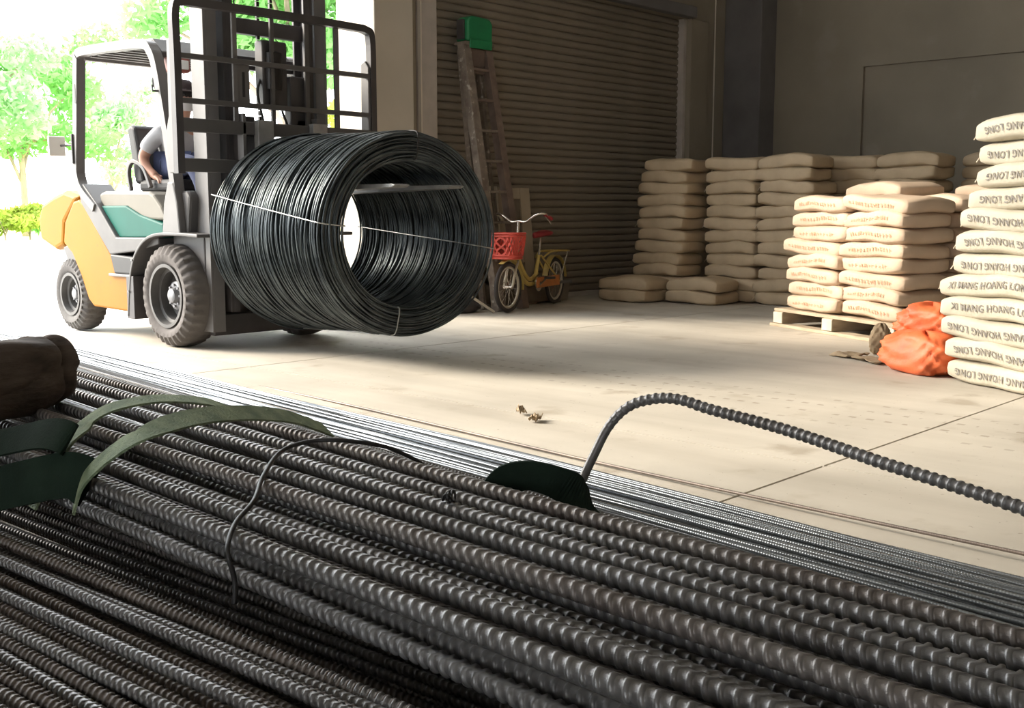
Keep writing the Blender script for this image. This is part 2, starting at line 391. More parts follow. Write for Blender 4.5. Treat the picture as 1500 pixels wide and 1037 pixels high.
def lay_bar(name, me, x, yaw, z, y0, label, cat, group, roll, ypiv=1.0, pit=0.):
    # x is where the bar crosses Y = ypiv
    o = inst(name, me, None, (x+(y0-ypiv)*yaw, y0, z), (pit, 0, 0)); o.rotation_mode = 'XYZ'
    o.matrix_world = Matrix.Translation((x+(y0-ypiv)*yaw, y0, z)) @ Matrix.Rotation(-math.atan(yaw), 4, 'Z') @ Matrix.Rotation(pit, 4, 'X') @ Matrix.Rotation(roll, 4, 'Y')
    return tag(o, label, cat, group)
# raised bundle: top layer, two layers beneath it
NT = 12
tops = []
for layer in range(3):
    n = (7, 7, 13)[layer]
    for i in range(n):
        t = (i + (0, .5)[layer])*.0655/.395 if layer < 2 else (i*.0335+.012)/.395
        x = .775 + t*.395 + random.uniform(-.003, .003)
        yaw = .018 + .062*max(0, min(1, t)) + random.uniform(-.006, .006)
        z = .490 + .012*math.sin(PI*max(0, min(1, t))) + random.uniform(-.004, .005) - layer*.0285
        lay_bar('thick_rebar', big[(i*3+layer*2) % 4], x, yaw, z, -2.5+random.uniform(-.3, .3),
                f'thick dark ribbed bar, {ordinal(n-i)} from the floor side, {("top layer", "second layer", "third layer")[layer]} of raised bundle', 'rebar', 'thick ribbed bars of the raised bundle',
                PI/2+random.choice((0, .25, -.25, .1, .5)), pit=random.uniform(-.002, .002))
# bars spilling over the floor side of the raised bundle
for i in range(3):
    lay_bar('thick_rebar', big[(i+2) % 4], 1.212+i*.0335, .088+.004*i, .456-.014*i, -2.5-.1*i,
            f'thick ribbed bar on the bundle\'s floor-side slope, {ordinal(i+1)} out from the ridge', 'rebar', 'thick ribbed bars of the raised bundle', PI/2+random.uniform(-.3, .3))
# medium bars behind the ridge
R2, H2 = .0074, .0024
mid = [rebar_mesh('medium_bar', 7.2, R2, H2, .0105, 12, 'rebar', amp=.003+.002*i, ph=i*2.3+1) for i in range(2)]
for i in range(5):
    lay_bar('medium_rebar', mid[i % 2], 1.312+i*.0205, .096, .430+(.005 if i % 2 else 0)-.006*i, -2.6,
            f'medium finely ribbed bar behind the thick bundle, {ordinal(i+1)} from the ridge', 'rebar', 'medium bars behind the raised bundle', PI/2+random.uniform(-.4, .4))
# lower bundle nearest the lens
R3, H3 = .0068, .0023
low = [rebar_mesh('lower_bar', 7.2, R3, H3, .0118, 12, ('rebar_brown', 'rebar', 'rebar_rust')[i], amp=.004+.003*i, ph=i*2.1+.4) for i in range(3)]
for layer in range(5):
    NL = (31, 50, 50, 46, 46)[layer]
    for i in range(0 if layer < 3 else 21, NL):
        t = i*.0195/.585
        x = .255 + i*.0195 + random.uniform(-.003, .003) + (layer % 2)*.010
        z = .392 + .010*math.sin(min(t, 1)*9) + random.uniform(-.003, .006) - layer*.016 - .115*max(0, min(1, (t-.76)/.16))*(1-max(0, min(1, (t-1.08)/.12)))
        if layer == 0 and i in (4, 5, 11, 12, 18, 24): z -= .013
        yaw = -.055 + ((.015*math.sin(i*1.7) + random.uniform(-.005, .005)) if layer < 3 else 0)
        lay_bar('lower_rebar', low[(i*2+layer) % 3], x, yaw, z, -2.2+random.uniform(-.2, .2),
                f'slim ribbed bar, lower bundle, {ORD(i+1)} from the near side, {("top", "second", "third", "fourth", "fifth")[layer]} layer', 'rebar', 'slim ribbed bars of the lower bundle', random.choice((PI/2, .3, PI/2+.5, 0)), ypiv=1.3)
# thin rods lying on the floor
R4, H4 = .0048, .0008
thin = [rebar_mesh('thin_rod_bar', 10.4, R4, H4, .0075, 8, ('rod', 'rod', 'rod_rust')[i], amp=.010+.006*i, ph=i*1.7) for i in range(3)]
NR = 56
for i in range(NR):
    t = i/(NR-1)
    x = 1.86 + t*1.02 + random.uniform(-.008, .008)
    hump = .105*math.sin(PI*min(1, .15+t*.9))**1.0
    z = .008 + max(0, hump) + random.uniform(0, .012)
    if i == NR-1: x, z = 3.01, .007
    if i == NR-2: z = .008
    lay_bar('thin_steel_rod', thin[2 if i == NR-1 else i % 2], x, .078+random.uniform(-.005, .005), z, -2.6+random.uniform(-.2, .2),
            f'thin bright steel rod on the floor, {ORD(i+1)} out from the ribbed bars', 'steel rod', 'thin rods spread on the floor', random.uniform(0, 3), ypiv=1.85)
# lower rods that carry the heap
for i in range(36):
    x = 1.88 + i/35*1.0
    for q in range(2):
        z = .006 + q*.03
        if z < .09*math.sin(PI*min(1, .15+i/35*.9))-.02:
            lay_bar('thin_steel_rod', thin[i % 2], x+q*.012, .078, z, -2.6, f'thin steel rod hidden low in the heap on the floor, layer {("one", "two")[q]}', 'steel rod', 'thin rods low in the heap', .5, ypiv=1.85)
# timber bearers that keep the bundles off the floor
for k, (y, who) in enumerate(((-1.6, 'behind the viewpoint'), (3.9, 'at the yard end of the bars'))):
    MBo = MB().box(.20, 1.60, y-.06, y+.06, 0, .185); tag(MBo.build('timber_bearer', 'timber', bevel=.006), f'squared timber bearer under the bar bundles, {who}', 'timber', 'bearers under the bars')
    tag(MB().box(.20, .66, y-.05, y+.05, .185, .335).build('packing_timber', 'timber', bevel=.006), f'packing timber under the lower bundle, {who}', 'timber', 'packing under the lower bundle')
    MBo = MB().box(.84, 1.45, y-.05, y+.05, .34, .402); tag(MBo.build('packing_timber', 'timber', bevel=.006), f'packing timber under the raised bundle, {who}', 'timber', 'packing under the raised bundle')

# bent hooked bar sticking out over the floor
def ribbed_path(pts, r, h, pitch, nth=12, rib=lambda s: 1.0):
    P = smoothpath(pts, 24); d = [0.]
    for a, b in zip(P, P[1:]): d.append(d[-1]+(b-a).length)
    L = d[-1]; ss = []; pu = []
    for i in range(int(L/pitch)):
        for a, b in ((.0, 0.), (.225, 0.), (.245, .08), (.305, .86), (.45, 1.), (.595, .86), (.655, .08), (.675, 0.)): ss.append((i+a)*pitch); pu.append(b)
    xs = np.interp(ss, d, [p.x for p in P]); ys = np.interp(ss, d, [p.y for p in P]); zs = np.interp(ss, d, [p.z for p in P])
    Q = [Vector(q) for q in zip(xs, ys, zs)]
    return MB().tube(Q, [r+h*b*rib(s) for s, b in zip(ss, pu)], nth)
bent = [(1.475,1.29,.36),(1.50,1.262,.41),(1.522,1.243,.47),(1.548,1.225,.53),(1.562,1.19,.570),(1.572,1.14,.589),(1.58,1.09,.592),(1.583,1.03,.582),(1.575,.88,.568),(1.53,.69,.55),(1.51,.58,.54),(1.49,.48,.53),(1.43,.20,.50),(1.36,-.2,.478),(1.30,-.6,.474)]
tag(ribbed_path(bent, .0084, .0019, .0138, 14, lambda s: min(1, max(0, (s-.17)*9))).build('bent_rebar', 'rebar', smooth='all'), 'ribbed bar bent up into a hook above the pale floor', 'rebar')
# black tie wire arching over the raised bundle
tw = [(.735,1.19,.42),(.738,1.192,.45),(.734,1.2,.49),(.782,1.257,.503),(.848,1.312,.512),(.914,1.388,.522),(1.002,1.47,.533),(1.061,1.478,.540),(1.107,1.446,.540),(1.179,1.426,.522),(1.235,1.419,.495),(1.27,1.41,.47)]
tag(MB().tube(smoothpath(tw, 8), .0036, 8).build('tie_wire', 'black_wire', smooth='all'), 'black wire tie arched across the raised bundle of bars', 'wire')
tag(MB().tube(smoothpath([(1.045+.012*math.cos(a), 1.115+.010*math.sin(a*1.1), .516+.006*math.sin(a*2.3)) for a in [i*.55 for i in range(34)]], 3), .0017, 6).build('wire_knot', 'black_wire', smooth='all'), 'small twisted wire knot lying on the thick bars', 'wire')

# green webbing slings
def ribbon(pts, width, thick, sides, n=10):
    P = smoothpath(pts, n); S = smoothpath(sides, n); m = MB(); vs = []
    for i in range(len(P)):
        t = (P[min(i+1, len(P)-1)]-P[max(i-1, 0)]).normalized(); s = (S[i]-t*S[i].dot(t)).normalized(); u = s.cross(t)
        vs += [P[i]+s*(a*width/2)+u*(b*thick/2) for a, b in ((-1,-1),(1,-1),(1,1),(-1,1))]
    fs = []
    for i in range(len(P)-1):
        for k in range(4): fs.append((i*4+k, i*4+(k+1)%4, (i+1)*4+(k+1)%4, (i+1)*4+k))
    fs += [(3,2,1,0), tuple((len(P)-1)*4+k for k in range(4))]
    return m.add(vs, fs)
N_ = (0,1,0)
sa = thing('webbing_sling', (.9, 1.75, .49), 'green webbing sling looped twice around the left end of the raised bundle', 'sling')
# sides: the direction of the band's width at each point
ribbon([(.735,1.80,.43),(.792,1.80,.52),(.85,1.845,.548),(.903,1.845,.572),(1.004,1.868,.573),(1.135,1.92,.545),(1.255,2.01,.50)], .046, .004, [(0.3,1,.1)]*7).build('far_loop', 'strap', sa)
ribbon([(.752,1.68,.45),(.760,1.655,.50),(.775,1.59,.55),(.80,1.54,.581),(.891,1.575,.588),(1.02,1.64,.573),(1.193,1.727,.533),(1.325,1.775,.48)], .044, .004, [(.5,1,.25)]*8).build('near_loop', 'strap', sa)
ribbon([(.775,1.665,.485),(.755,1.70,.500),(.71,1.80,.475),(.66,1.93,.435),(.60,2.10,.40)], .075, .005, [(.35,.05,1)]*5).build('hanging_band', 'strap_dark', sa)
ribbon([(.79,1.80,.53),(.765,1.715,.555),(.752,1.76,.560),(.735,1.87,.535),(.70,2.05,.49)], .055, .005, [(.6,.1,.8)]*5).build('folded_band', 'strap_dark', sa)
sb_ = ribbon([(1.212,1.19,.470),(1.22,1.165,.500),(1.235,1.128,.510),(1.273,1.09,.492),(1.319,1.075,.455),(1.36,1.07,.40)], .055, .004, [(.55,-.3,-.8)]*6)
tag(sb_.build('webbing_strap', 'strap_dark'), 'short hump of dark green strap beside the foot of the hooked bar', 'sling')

# weathered timber across the bars
def log():
    a = Vector((1.03, 2.37, .583)); d = Vector((-.87, -.49, -.004)).normalized(); n = d.cross(Vector((0,0,1))).normalized(); u = n.cross(d)
    V = []; NS, NTH = 90, 60
    for i in range(NS+1):
        s = i/NS*.75; e = 1-.16*max(0, 1-s/.035)**2
        for k in range(NTH):
            th = 2*PI*k/NTH; c, q = math.cos(th), math.sin(th)
            rr = .082*(abs(c)**3.2+abs(q)**3.2)**(-1/3.2)
            rr *= e*(1+.05*math.sin(3*th+s*7)+.035*math.sin(7*th+s*23)+.03*math.sin(s*31+th))
            rr *= 1-.11*math.exp(-((s-.052-.006*math.sin(3*th))/.007)**2)-.07*math.exp(-((math.sin(th*.5+.9)-.6-.1*math.sin(s*20))/.03)**2)
            if math.sin(th) > .3: rr *= 1-.12*max(0, .25-s)/.25*(1 if c > 0 else .4)
            V.append(a+d*s+n*(rr*.95*c)+u*(rr*.95*q))
    F = [(i*NTH+k, (i+1)*NTH+k, (i+1)*NTH+(k+1)%NTH, i*NTH+(k+1)%NTH) for i in range(NS) for k in range(NTH)]
    F += [tuple(range(NTH)), tuple(NS*NTH+k for k in range(NTH))[::-1]]
    m = MB().add(V, F); o = m.build('weathered_timber', 'timber_dark', smooth=True)
    tag(o, 'dark weathered timber block lying across the far end of the bars', 'timber')
log()

# ------------------------------------------------------------------ wire coil carried on the forks
CX, CZ, CYA, CYB, CR = 4.42, .785, 5.05, 6.17, .606
SHEAR = -.17    # the windings lean: their right side sits nearer the tips of the forks
def coil():
    root = thing('wire_coil', (CX, (CYA+CYB)/2, CZ-CR), 'large coil of dark steel wire hanging on the forks of the lift truck', 'wire coil')
    seg = 72; ns = 6; rw = .0066
    th = np.arange(seg)*2*PI/seg; loops = []
    def loop(y, r, cx, cz, tilt, tph, ell, eph, wav, wph):
        rr = r*(1+ell*np.cos(2*(th-eph)) + wav*np.cos(3*th+wph))
        yy = y + tilt*np.cos(th-tph) + tilt*.4*np.sin(2*th+wph)
        loops.append(np.stack([CX+cx+rr*np.cos(th), yy, CZ+cz+rr*np.sin(th)], -1))
    L = CYB-CYA
    for layer, (r, n, jr) in enumerate(((CR, 112, .014), (CR-.016, 96, .018), (CR-.04, 60, .016), (CR-.08, 60, .016), (.476, 70, .012), (.464, 96, .009))):
        for i in range(n):
            y = CYA+.012+(i+rng.uniform(-.9, .9))/n*(L-.03)
            y = min(max(y, CYA), CYB)
            r0 = r+rng.normal(0, jr*.5)
            r0 = min(r0, CR+.008)
            if layer < 2: r0 += .030*((y-CYA)/L)**3
            loop(y, r0, rng.normal(0, .006), rng.normal(0, .006)-(.0 if layer < 3 else .0), rng.uniform(0, .045), rng.uniform(0, 2*PI), rng.uniform(-.009, .009), rng.uniform(0, PI), rng.uniform(0, .004), rng.uniform(0, 2*PI))
    # end faces: loops of every radius crowding the two ends
    for y, sg in ((CYA, 1), (CYB, -1)):
        for i in range(64):
            r = .466 + (CR-.468)*rng.random()
            loop(y+sg*rng.uniform(-.012, .05)+sg*.045*((r-.54)/.08)**2*.5, r, rng.normal(0, .012), rng.normal(0, .012), rng.uniform(0, .012), rng.uniform(0, 2*PI), rng.uniform(-.012, .012), rng.uniform(0, PI), rng.uniform(0, .006), rng.uniform(0, 2*PI))
    P_ = np.array(loops); P_[:, :, 1] += SHEAR*(P_[:, :, 0]-CX); T = np.roll(P_, -1, 1)-np.roll(P_, 1, 1); T /= np.linalg.norm(T, axis=2, keepdims=True)
    B = np.zeros_like(T); B[:, :, 1] = 1; B -= T*np.sum(B*T, 2, keepdims=True); B /= np.linalg.norm(B, axis=2, keepdims=True); Nn = np.cross(T, B)
    a = np.arange(ns)*2*PI/ns
    V = P_[:, :, None, :]+rw*(Nn[:, :, None, :]*np.cos(a)[None, None, :, None]+B[:, :, None, :]*np.sin(a)[None, None, :, None])
    nl = len(loops); idx = np.arange(nl*seg*ns).reshape(nl, seg, ns)
    F = np.stack([idx, np.roll(idx, -1, 1), np.roll(np.roll(idx, -1, 1), -1, 2), np.roll(idx, -1, 2)], -1).reshape(-1, 4)
    V = V.reshape(-1, 3)-np.array(root.location)
    me = np_mesh('wire_windings', V, F, 'wire'); o = inst('wire_windings', me, root)
    # tie bands pulled round the wall of the coil
    for k, (a0, a1) in enumerate(((158, 173), (4, -9), (88, 86), (268, 258))):     # angle at the truck end, at the free end
        ro, ri = CR+.018, .450
        def at(r, y):
            t = math.radians(a0+(a1-a0)*(CYB-y)/(CYB-CYA)); r = r+(.03*max(0, (y-CYA)/(CYB-CYA))**3 if r > .6 else 0); return (CX+r*math.cos(t), y+SHEAR*r*math.cos(t), CZ+r*math.sin(t))
        pts = [at(ro, CYB+.0), at(ro+.004, CYB-.3), at(ro+.002, CYB-.6), at(ro+.004, CYA+.3), at(ro, CYA+.03), at(ro-.02, CYA-.025), at((ro+ri)/2, CYA-.03), at(ri+.02, CYA-.025), at(ri-.004, CYA+.03), at(ri-.006, CYA+.4), at(ri-.004, CYB-.3), at(ri, CYB), at(ri+.02, CYB+.025), at((ro+ri)/2, CYB+.03), at(ro-.02, CYB+.025)]
        MB().tube(smoothpath(pts+[pts[0]], 4), .0042, 6).build('tie_band', 'tie_steel' if k < 2 or k == 3 else 'black_wire', root, smooth='all')
coil()

# ------------------------------------------------------------------ forklift
FX = 4.38
lift = thing('forklift', (FX, 7.5, 0), 'yellow and teal forklift truck carrying a wire coil through the opening', 'forklift')
def both(f):   # the same part on the left and on the right side
    for s in (-1, 1): f(s)
def mx(s, x): return FX+s*x      # x measured outwards from the truck's middle
def wheel(x, y, R, wdt, rimr, mname, side, n=128, dual=False):
    hw = wdt/2; o = side
    pr = [(-hw*.78, rimr), (-hw, rimr+.03), (-hw*1.04, (rimr+R)/2), (-hw*.96, R-.045), (-hw*.80, R-.012), (-hw*.42, R), (0, R), (hw*.42, R), (hw*.80, R-.012), (hw*.96, R-.045), (hw*1.04, (rimr+R)/2), (hw, rimr+.03), (hw*.78, rimr)]
    def wob(k, i, r):
        if k in (3, 4, 8, 9): return r - (.020 if ((i + (0 if k < 6 else 2)) % 4) < 2 else 0)
        if k in (5, 7): return r - (.012 if (i + (0 if k < 6 else 2)) % 4 < 1 else 0)
        return r
    t = MB().lathe(pr, (x, y, R), 'x', n, wob).build('wheel', mname, lift, smooth=True)
    s = o
    rp = [(s*hw*.80, rimr+.002), (s*hw*.98, rimr+.006), (s*hw*.98, rimr-.016), (s*hw*.55, rimr-.022), (s*hw*.50, rimr-.045), (-s*hw*.05, rimr-.05), (-s*hw*.15, rimr*.62), (-s*hw*.15, 0.001)]
    MB().lathe(rp, (x, y, R), 'x', 44).build('rim', 'rim', t, smooth=True)
    hp = [(-s*hw*.15, .085), (s*hw*.30, .078), (s*hw*.36, .07), (s*hw*.36, .045), (s*hw*.62, .038), (s*hw*.68, .028), (s*hw*.68, .001)]
    hp = [(a, b*1.25*R/.35) for a, b in hp]
    MB().lathe(hp, (x, y, R), 'x', 24).build('hub', 'hub', t, smooth=True)
    for k in range(8):
        a = 2*PI*k/8; rr = .072*R/.35
        MB().tube([(x+s*hw*.33, y+rr*math.cos(a), R+rr*math.sin(a)), (x+s*hw*.48, y+rr*math.cos(a), R+rr*math.sin(a))], .0095, 6).build('lug_nut', 'hub', t)
for s in (-1, 1):
    wheel(mx(s, .50), 6.82, .352, .25, .212, 'tyre_front', s)
    wheel(mx(s, .485), 8.36, .285, .20, .160, 'tyre', s)
# chassis side panels and counterweight
def yel(s):
    poly = [(8.40,.84),(8.44,.68),(8.30,.60),(8.17,.44),(8.06,.26),(7.98,.21),(7.33,.20),(7.28,.25),(7.28,.48),(7.60,.47),(7.66,.60),(8.08,.985),(8.14,1.015),(8.24,1.0)]
    a, b = sorted((mx(s, .575), mx(s, .30))); MB().prism(poly, a, b).build('side_panel', 'yellow', lift, bevel=.018, seg=3)
both(yel)
cw = MB().prism([(8.87,.70),(8.89,.86),(8.82,.98),(8.60,1.045),(8.40,1.085),(8.16,1.04),(8.24,.98),(8.42,.84),(8.46,.66),(8.60,.62)], mx(-1, .57), mx(1, .57)).build('counterweight', 'yellow', lift, bevel=.035, seg=3)
both(lambda s: MB().box(*sorted((mx(s, .50), mx(s, .40))), 8.875, 8.90, .74, .84).build('tail_lamp', 'red_lamp', lift, bevel=.006))
MB().prism([(8.40,.5),(8.62,.62),(8.62,.30),(7.2,.16),(6.6,.16),(6.6,.60),(7.3,.70),(8.0,.9)], mx(-1, .34), mx(1, .34)).build('chassis', 'dark_paint', lift, bevel=.01)
MB().box(mx(-1,.40), mx(1,.40), 6.76, 6.88, .28, .42).build('front_axle', 'dark_paint', lift, bevel=.02)
MB().box(mx(-1,.40), mx(1,.40), 8.30, 8.42, .22, .36).build('rear_axle', 'dark_paint', lift, bevel=.02)
both(lambda s: MB().prism([(8.48,.64),(8.40,.52),(8.22,.56),(8.20,.60),(8.42,.66)], *sorted((mx(s,.56), mx(s,.36)))).build('wheel_arch', 'grey_paint', lift, bevel=.006))
# engine hood with teal sides
hood = MB().prism([(7.88,1.055),(7.86,.99),(7.70,.86),(6.90,.86),(6.98,.96),(7.08,1.04),(7.14,1.062),(7.80,1.072)], mx(-1,.54), mx(1,.54)).build('hood', 'beige', lift, bevel=.022, seg=3)  # beige on the upper sides stands in for light reflected there
both(lambda s: MB().prism([(7.83,.965),(7.56,.735),(6.93,.745),(6.93,.84),(7.25,.90),(7.45,.965)], *sorted((mx(s,.556), mx(s,.30)))).build('teal_panel', 'teal', lift, bevel=.012, seg=3))
both(lambda s: MB().prism([(8.13,1.12),(8.04,1.13),(7.84,.985),(7.56,.738),(6.95,.745),(6.95,.70),(7.25,.645),(7.66,.61),(8.09,.99)], *sorted((mx(s,.585), mx(s,.36)))).build('frame_rail', 'grey_paint', lift, bevel=.010))
def step(s):
    st = MB().prism([(7.655,.615),(7.29,.600),(7.285,.475),(7.60,.475)], *sorted((mx(s,.59), mx(s,.30)))).build('step', 'black', lift, bevel=.012)
    MB().prism([(7.665,.475),(7.67,.455),(7.30,.455),(7.285,.475)], *sorted((mx(s,.60), mx(s,.30)))).build('step_edge', 'grey_light', st, bevel=.004)
both(step)
MB().box(mx(-1,.36), mx(1,.36), 6.75, 7.4, .60, .70).build('floor_plate', 'black', lift, bevel=.006)
# mudguards over the front wheels
def fender(s):
    pts = [(7.335,.18),(7.31,.34),(7.27,.50),(7.20,.62),(7.08,.715),(6.95,.758),(6.80,.772),(6.55,.772),(6.36,.765)]
    P3 = smoothpath([(mx(s,.50), y, z) for y, z in pts], 5)
    f = MB().sweep(P3, .27, .022, ref=(1,0,0)).build('fender', 'grey_paint', lift, bevel=.006)
    MB().box(*sorted((mx(s,.63), mx(s,.30))), 7.24, 7.275+.07, .165, .47).build('mud_flap', 'dark_paint', f, bevel=.004)
    for y, z in ((7.30,.36),(7.235,.585)):
        MB().tube([(mx(s,.628), y, z), (mx(s,.642), y, z)], .008, 8).build('bolt', 'hub', f)
both(fender)
# front cowl and dash
MB().prism([(6.60,.76),(6.56,1.02),(6.60,1.06),(6.88,1.05),(6.86,.76)], mx(-1,.56), mx(1,.56)).build('cowl', 'grey_paint', lift, bevel=.02)
both(lambda s: MB().box(*sorted((mx(s,.50), mx(s,.30))), 6.5, 6.9, .45, .77).build('cowl_side', 'dark_paint', lift, bevel=.01))
# overhead guard
def posts(s):
    x = mx(s, .565)
    fp = smoothpath([(x,6.74,.79),(x,6.70,.95),(x,6.71,1.10),(x,6.76,1.35),(x,6.83,1.65),(x,6.89,1.88),(x,6.95,1.99),(x,7.06,2.05),(x,7.5,2.075),(x,7.9,2.085),(x,8.02,2.07),(x,8.045,2.0),(x,8.09,1.6),(x,8.13,1.28),(x,8.125,1.18),(x,8.06,1.08),(x,7.86,.95)], 6)
    MB().sweep(fp, .07, .062, ref=(1,0,0)).build('guard_frame', 'grey_light', lift)
    MB().prism([(6.86,.76),(6.62,.76),(6.645,.98),(6.69,1.12),(6.76,1.12),(6.82,.98)], *sorted((x-.041, x+.041))).build('post_foot', 'grey_light', lift, bevel=.012)
both(posts)
MB().box(mx(-1,.55), mx(1,.55), 7.98, 8.05, 2.03, 2.095).build('guard_crossbar', 'grey_light', lift, bevel=.006)
MB().prism([(7.12,2.095),(7.12,2.04),(6.92,1.955),(6.90,1.99),(7.02,2.09)], mx(-1,.528), mx(1,.528)).build('guard_visor', 'grey_paint', lift, bevel=.006)
for k in range(7): MB().box(mx(-1,.54), mx(1,.54), 7.20+k*.115, 7.235+k*.115, 2.045, 2.085).build('guard_slat', 'grey_paint', lift, bevel=.004)
for s, nm in ((-1, 0), (1, 1)):
    lp = MB().box(*sorted((mx(s,.50), mx(s,.34))), 6.86, 6.94, 1.86, 1.96).build('head_lamp', 'red_brown', lift, bevel=.015)
    MB().box(*sorted((mx(s,.48), mx(s,.36))), 6.845, 6.862, 1.88, 1.94).build('lens', 'clear_lamp', lp, bevel=.006)
    MB().tube([(mx(s,.42), 6.90, 1.96), (mx(s,.42), 6.94, 2.02)], .012, 8).build('bracket', 'dark_paint', lp)
# round work lamp on the left post
WL = (4.20, 7.50, 1.87)
lp = MB().lathe([(-.075,.001),(-.075,.055),(-.03,.072),(.05,.078),(.055,.001)], WL, 'y', 24).build('work_lamp', 'grey_paint', lift, smooth=True)
for k in range(3): MB().lathe([(-.05+k*.035,.070),(-.04+k*.035,.080),(-.03+k*.035,.070)], WL, 'y', 24).build('cooling_fin', 'dark_paint', lp, smooth=True)
MB().tube([(4.20, 7.50, 1.94), (4.20, 7.50, 2.06)], .010, 8).build('lamp_arm', 'dark_paint', lp)
MB().tube([(mx(-1,.565), 6.82, 1.72), (mx(-1,.63), 6.86, 1.72), (mx(-1,.63), 6.86, 1.76)], .008, 8).build('mirror_stub', 'dark_paint', lift)
# serial mark on the rear post and a reflector plate
MB().box(mx(-1,.602), mx(-1,.598), 8.05, 8.075, 1.72, 1.86).build('post_decal', 'lead', lift)
MB().box(mx(-1,.615), mx(-1,.60), 8.12, 8.14, 1.28, 1.50).build('guard_reflector', 'dark_paint', lift, bevel=.004)
# seat, steering, levers
st = MB().box(mx(-1,.24), mx(1,.24), 7.36, 7.84, 1.07, 1.16).build('seat', 'black', lift, bevel=.03, seg=3)
MB().prism([(7.78,1.13),(7.90,1.13),(8.00,1.56),(7.93,1.58),(7.88,1.56)], mx(-1,.24), mx(1,.24)).build('backrest', 'black', st, bevel=.03, seg=3)
both(lambda s: MB().sweep(smoothpath([(mx(s,.27),7.90,1.08),(mx(s,.27),7.93,1.22),(mx(s,.27),7.86,1.30),(mx(s,.27),7.70,1.25),(mx(s,.27),7.60,1.10)], 5), .03, .028, ref=(1,0,0)).build('arm_guard', 'grey_light', st, bevel=.004))
MB().tube([(mx(1,.02), 6.80, 1.02), (mx(1,.02), 6.98, 1.24)], .022, 10).build('steering_column', 'dark_paint', lift)
swc = Vector((mx(1,.02), 6.99, 1.25)); ax = Vector((0,.6,.8)).normalized(); e1 = Vector((1,0,0)); e2 = ax.cross(e1)
sw = MB().tube([swc+(e1*math.cos(a)+e2*math.sin(a))*.16 for a in [i*2*PI/28 for i in range(28)]], .013, 8, closed=True).build('steering_wheel', 'black', lift, smooth='all')
for k in range(3):
    a = k*2*PI/3+.5; MB().tube([swc-ax*.02, swc+(e1*math.cos(a)+e2*math.sin(a))*.155], .009, 6).build('spoke', 'black', sw)
for k in range(3):
    x = mx(1, .22+.07*k); lv = MB().tube([(x,6.84,1.03),(x,6.88,1.22)], .008, 8).build('lever', 'dark_paint', lift); MB().ball((x,6.882,1.235), .02,.02,.025).build('knob', 'black', lv, smooth='all')
# mast
def channel(x, s, y0, y1, z0, z1, name, mname, wd=.10, t=.022):
    c = MB(); c.box(*sorted((x, x+s*t)), y0, y1, z0, z1)
    c.box(*sorted((x, x-s*(wd-t))), y0, y0+t, z0, z1); c.box(*sorted((x, x-s*(wd-t))), y1-t, y1, z0, z1)
    return c.build(name, mname, lift, bevel=.003)
for s in (-1, 1):
    channel(mx(s,.47), s, 6.44, 6.60, .12, 3.05, 'outer_mast', 'grey_light')
    channel(mx(s,.335), s, 6.42, 6.56, .25, 3.35, 'inner_mast', 'dark_paint', wd=.07)
    MB().tube([(mx(s,.41), 6.66, .3), (mx(s,.41), 6.66, 1.75)], .036, 14).build('lift_cylinder', 'dark_paint', lift, smooth=True)
    MB().tube([(mx(s,.41), 6.66, 1.75), (mx(s,.41), 6.66, 3.0)], .022, 12).build('cylinder_rod', 'hub', lift, smooth=True)
    MB().tube([(mx(s,.36), 6.52, .45), (mx(s,.36), 6.98, .62)], .035, 12).build('tilt_cylinder', 'dark_paint', lift, smooth=True)
for z, hgt, y in ((.16,.14,6.52),(1.93,.09,6.62),(2.85,.1,6.62)): MB().box(mx(-1,.45), mx(1,.45), y-.03, y+.03, z-hgt/2, z+hgt/2).build('mast_crossmember', 'dark_paint', lift, bevel=.006)
MB().box(mx(-1,.32), mx(1,.32), 6.46, 6.52, 2.10, 2.20).build('inner_crossmember', 'dark_paint', lift, bevel=.006)
# chains: linked plates, and hydraulic hoses
for x in (-.05, .055):
    for k in range(46):
        z = 1.32+k*.036
        MB().box(FX+x-.011, FX+x+.011, 6.47, 6.49, z, z+.030).build('chain_link', 'chain', lift)
for i, x in enumerate((-.255, -.235, -.215)): MB().tube([(FX+x, 6.50, 1.2), (FX+x, 6.50, 3.1)], .0055, 6).build('hose', 'black', lift)
MB().tube(smoothpath([(FX+.12,6.44,1.2),(FX+.13,6.40,1.45),(FX+.06,6.38,1.62),(FX+.10,6.41,1.78),(FX+.13,6.47,2.0)], 6), .009, 8).build('hose', 'black', lift, smooth='all')
MB().tube(smoothpath([(FX-.04,6.40,1.40),(FX-.11,6.36,1.55),(FX-.13,6.38,1.72),(FX-.06,6.42,1.84)], 6), .009, 8).build('hose', 'black', lift, smooth='all')
# carriage, side-shift block, cover plates
car = MB().box(mx(-1,.075)-.02, mx(1,.14)-.04, 6.36, 6.46, 1.62, 2.06).build('carriage_block', 'dark_paint', lift, bevel=.012)
MB().lathe([(-.10,.001),(-.10,.075),(.14,.08),(.15,.06),(.15,.001)], (FX-.01, 6.40, 1.84), 'z', 22).build('shift_cylinder', 'grease', car, smooth=True)
MB().box(FX+.12, FX+.27, 6.36, 6.44, 1.46, 1.84).build('valve_block', 'dark_paint', lift, bevel=.01)
MB().box(FX+.245, FX+.262, 6.352, 6.362, 1.66, 1.82).build('maker_plate', 'white_label', lift)
pl = MB().box(FX-.31, FX-.215, 6.34, 6.362, 1.62, 1.90).build('slotted_plate', 'grey_light', lift, bevel=.004)
MB().box(FX-.272, FX-.255, 6.335, 6.343, 1.67, 1.83).build('slot', 'black', pl)
for s in (-1, 1): MB().box(*sorted((mx(s,.30), mx(s,.17))), 6.36, 6.46, 1.16, 1.55).build('carriage_plate', 'dark_paint', lift, bevel=.006)
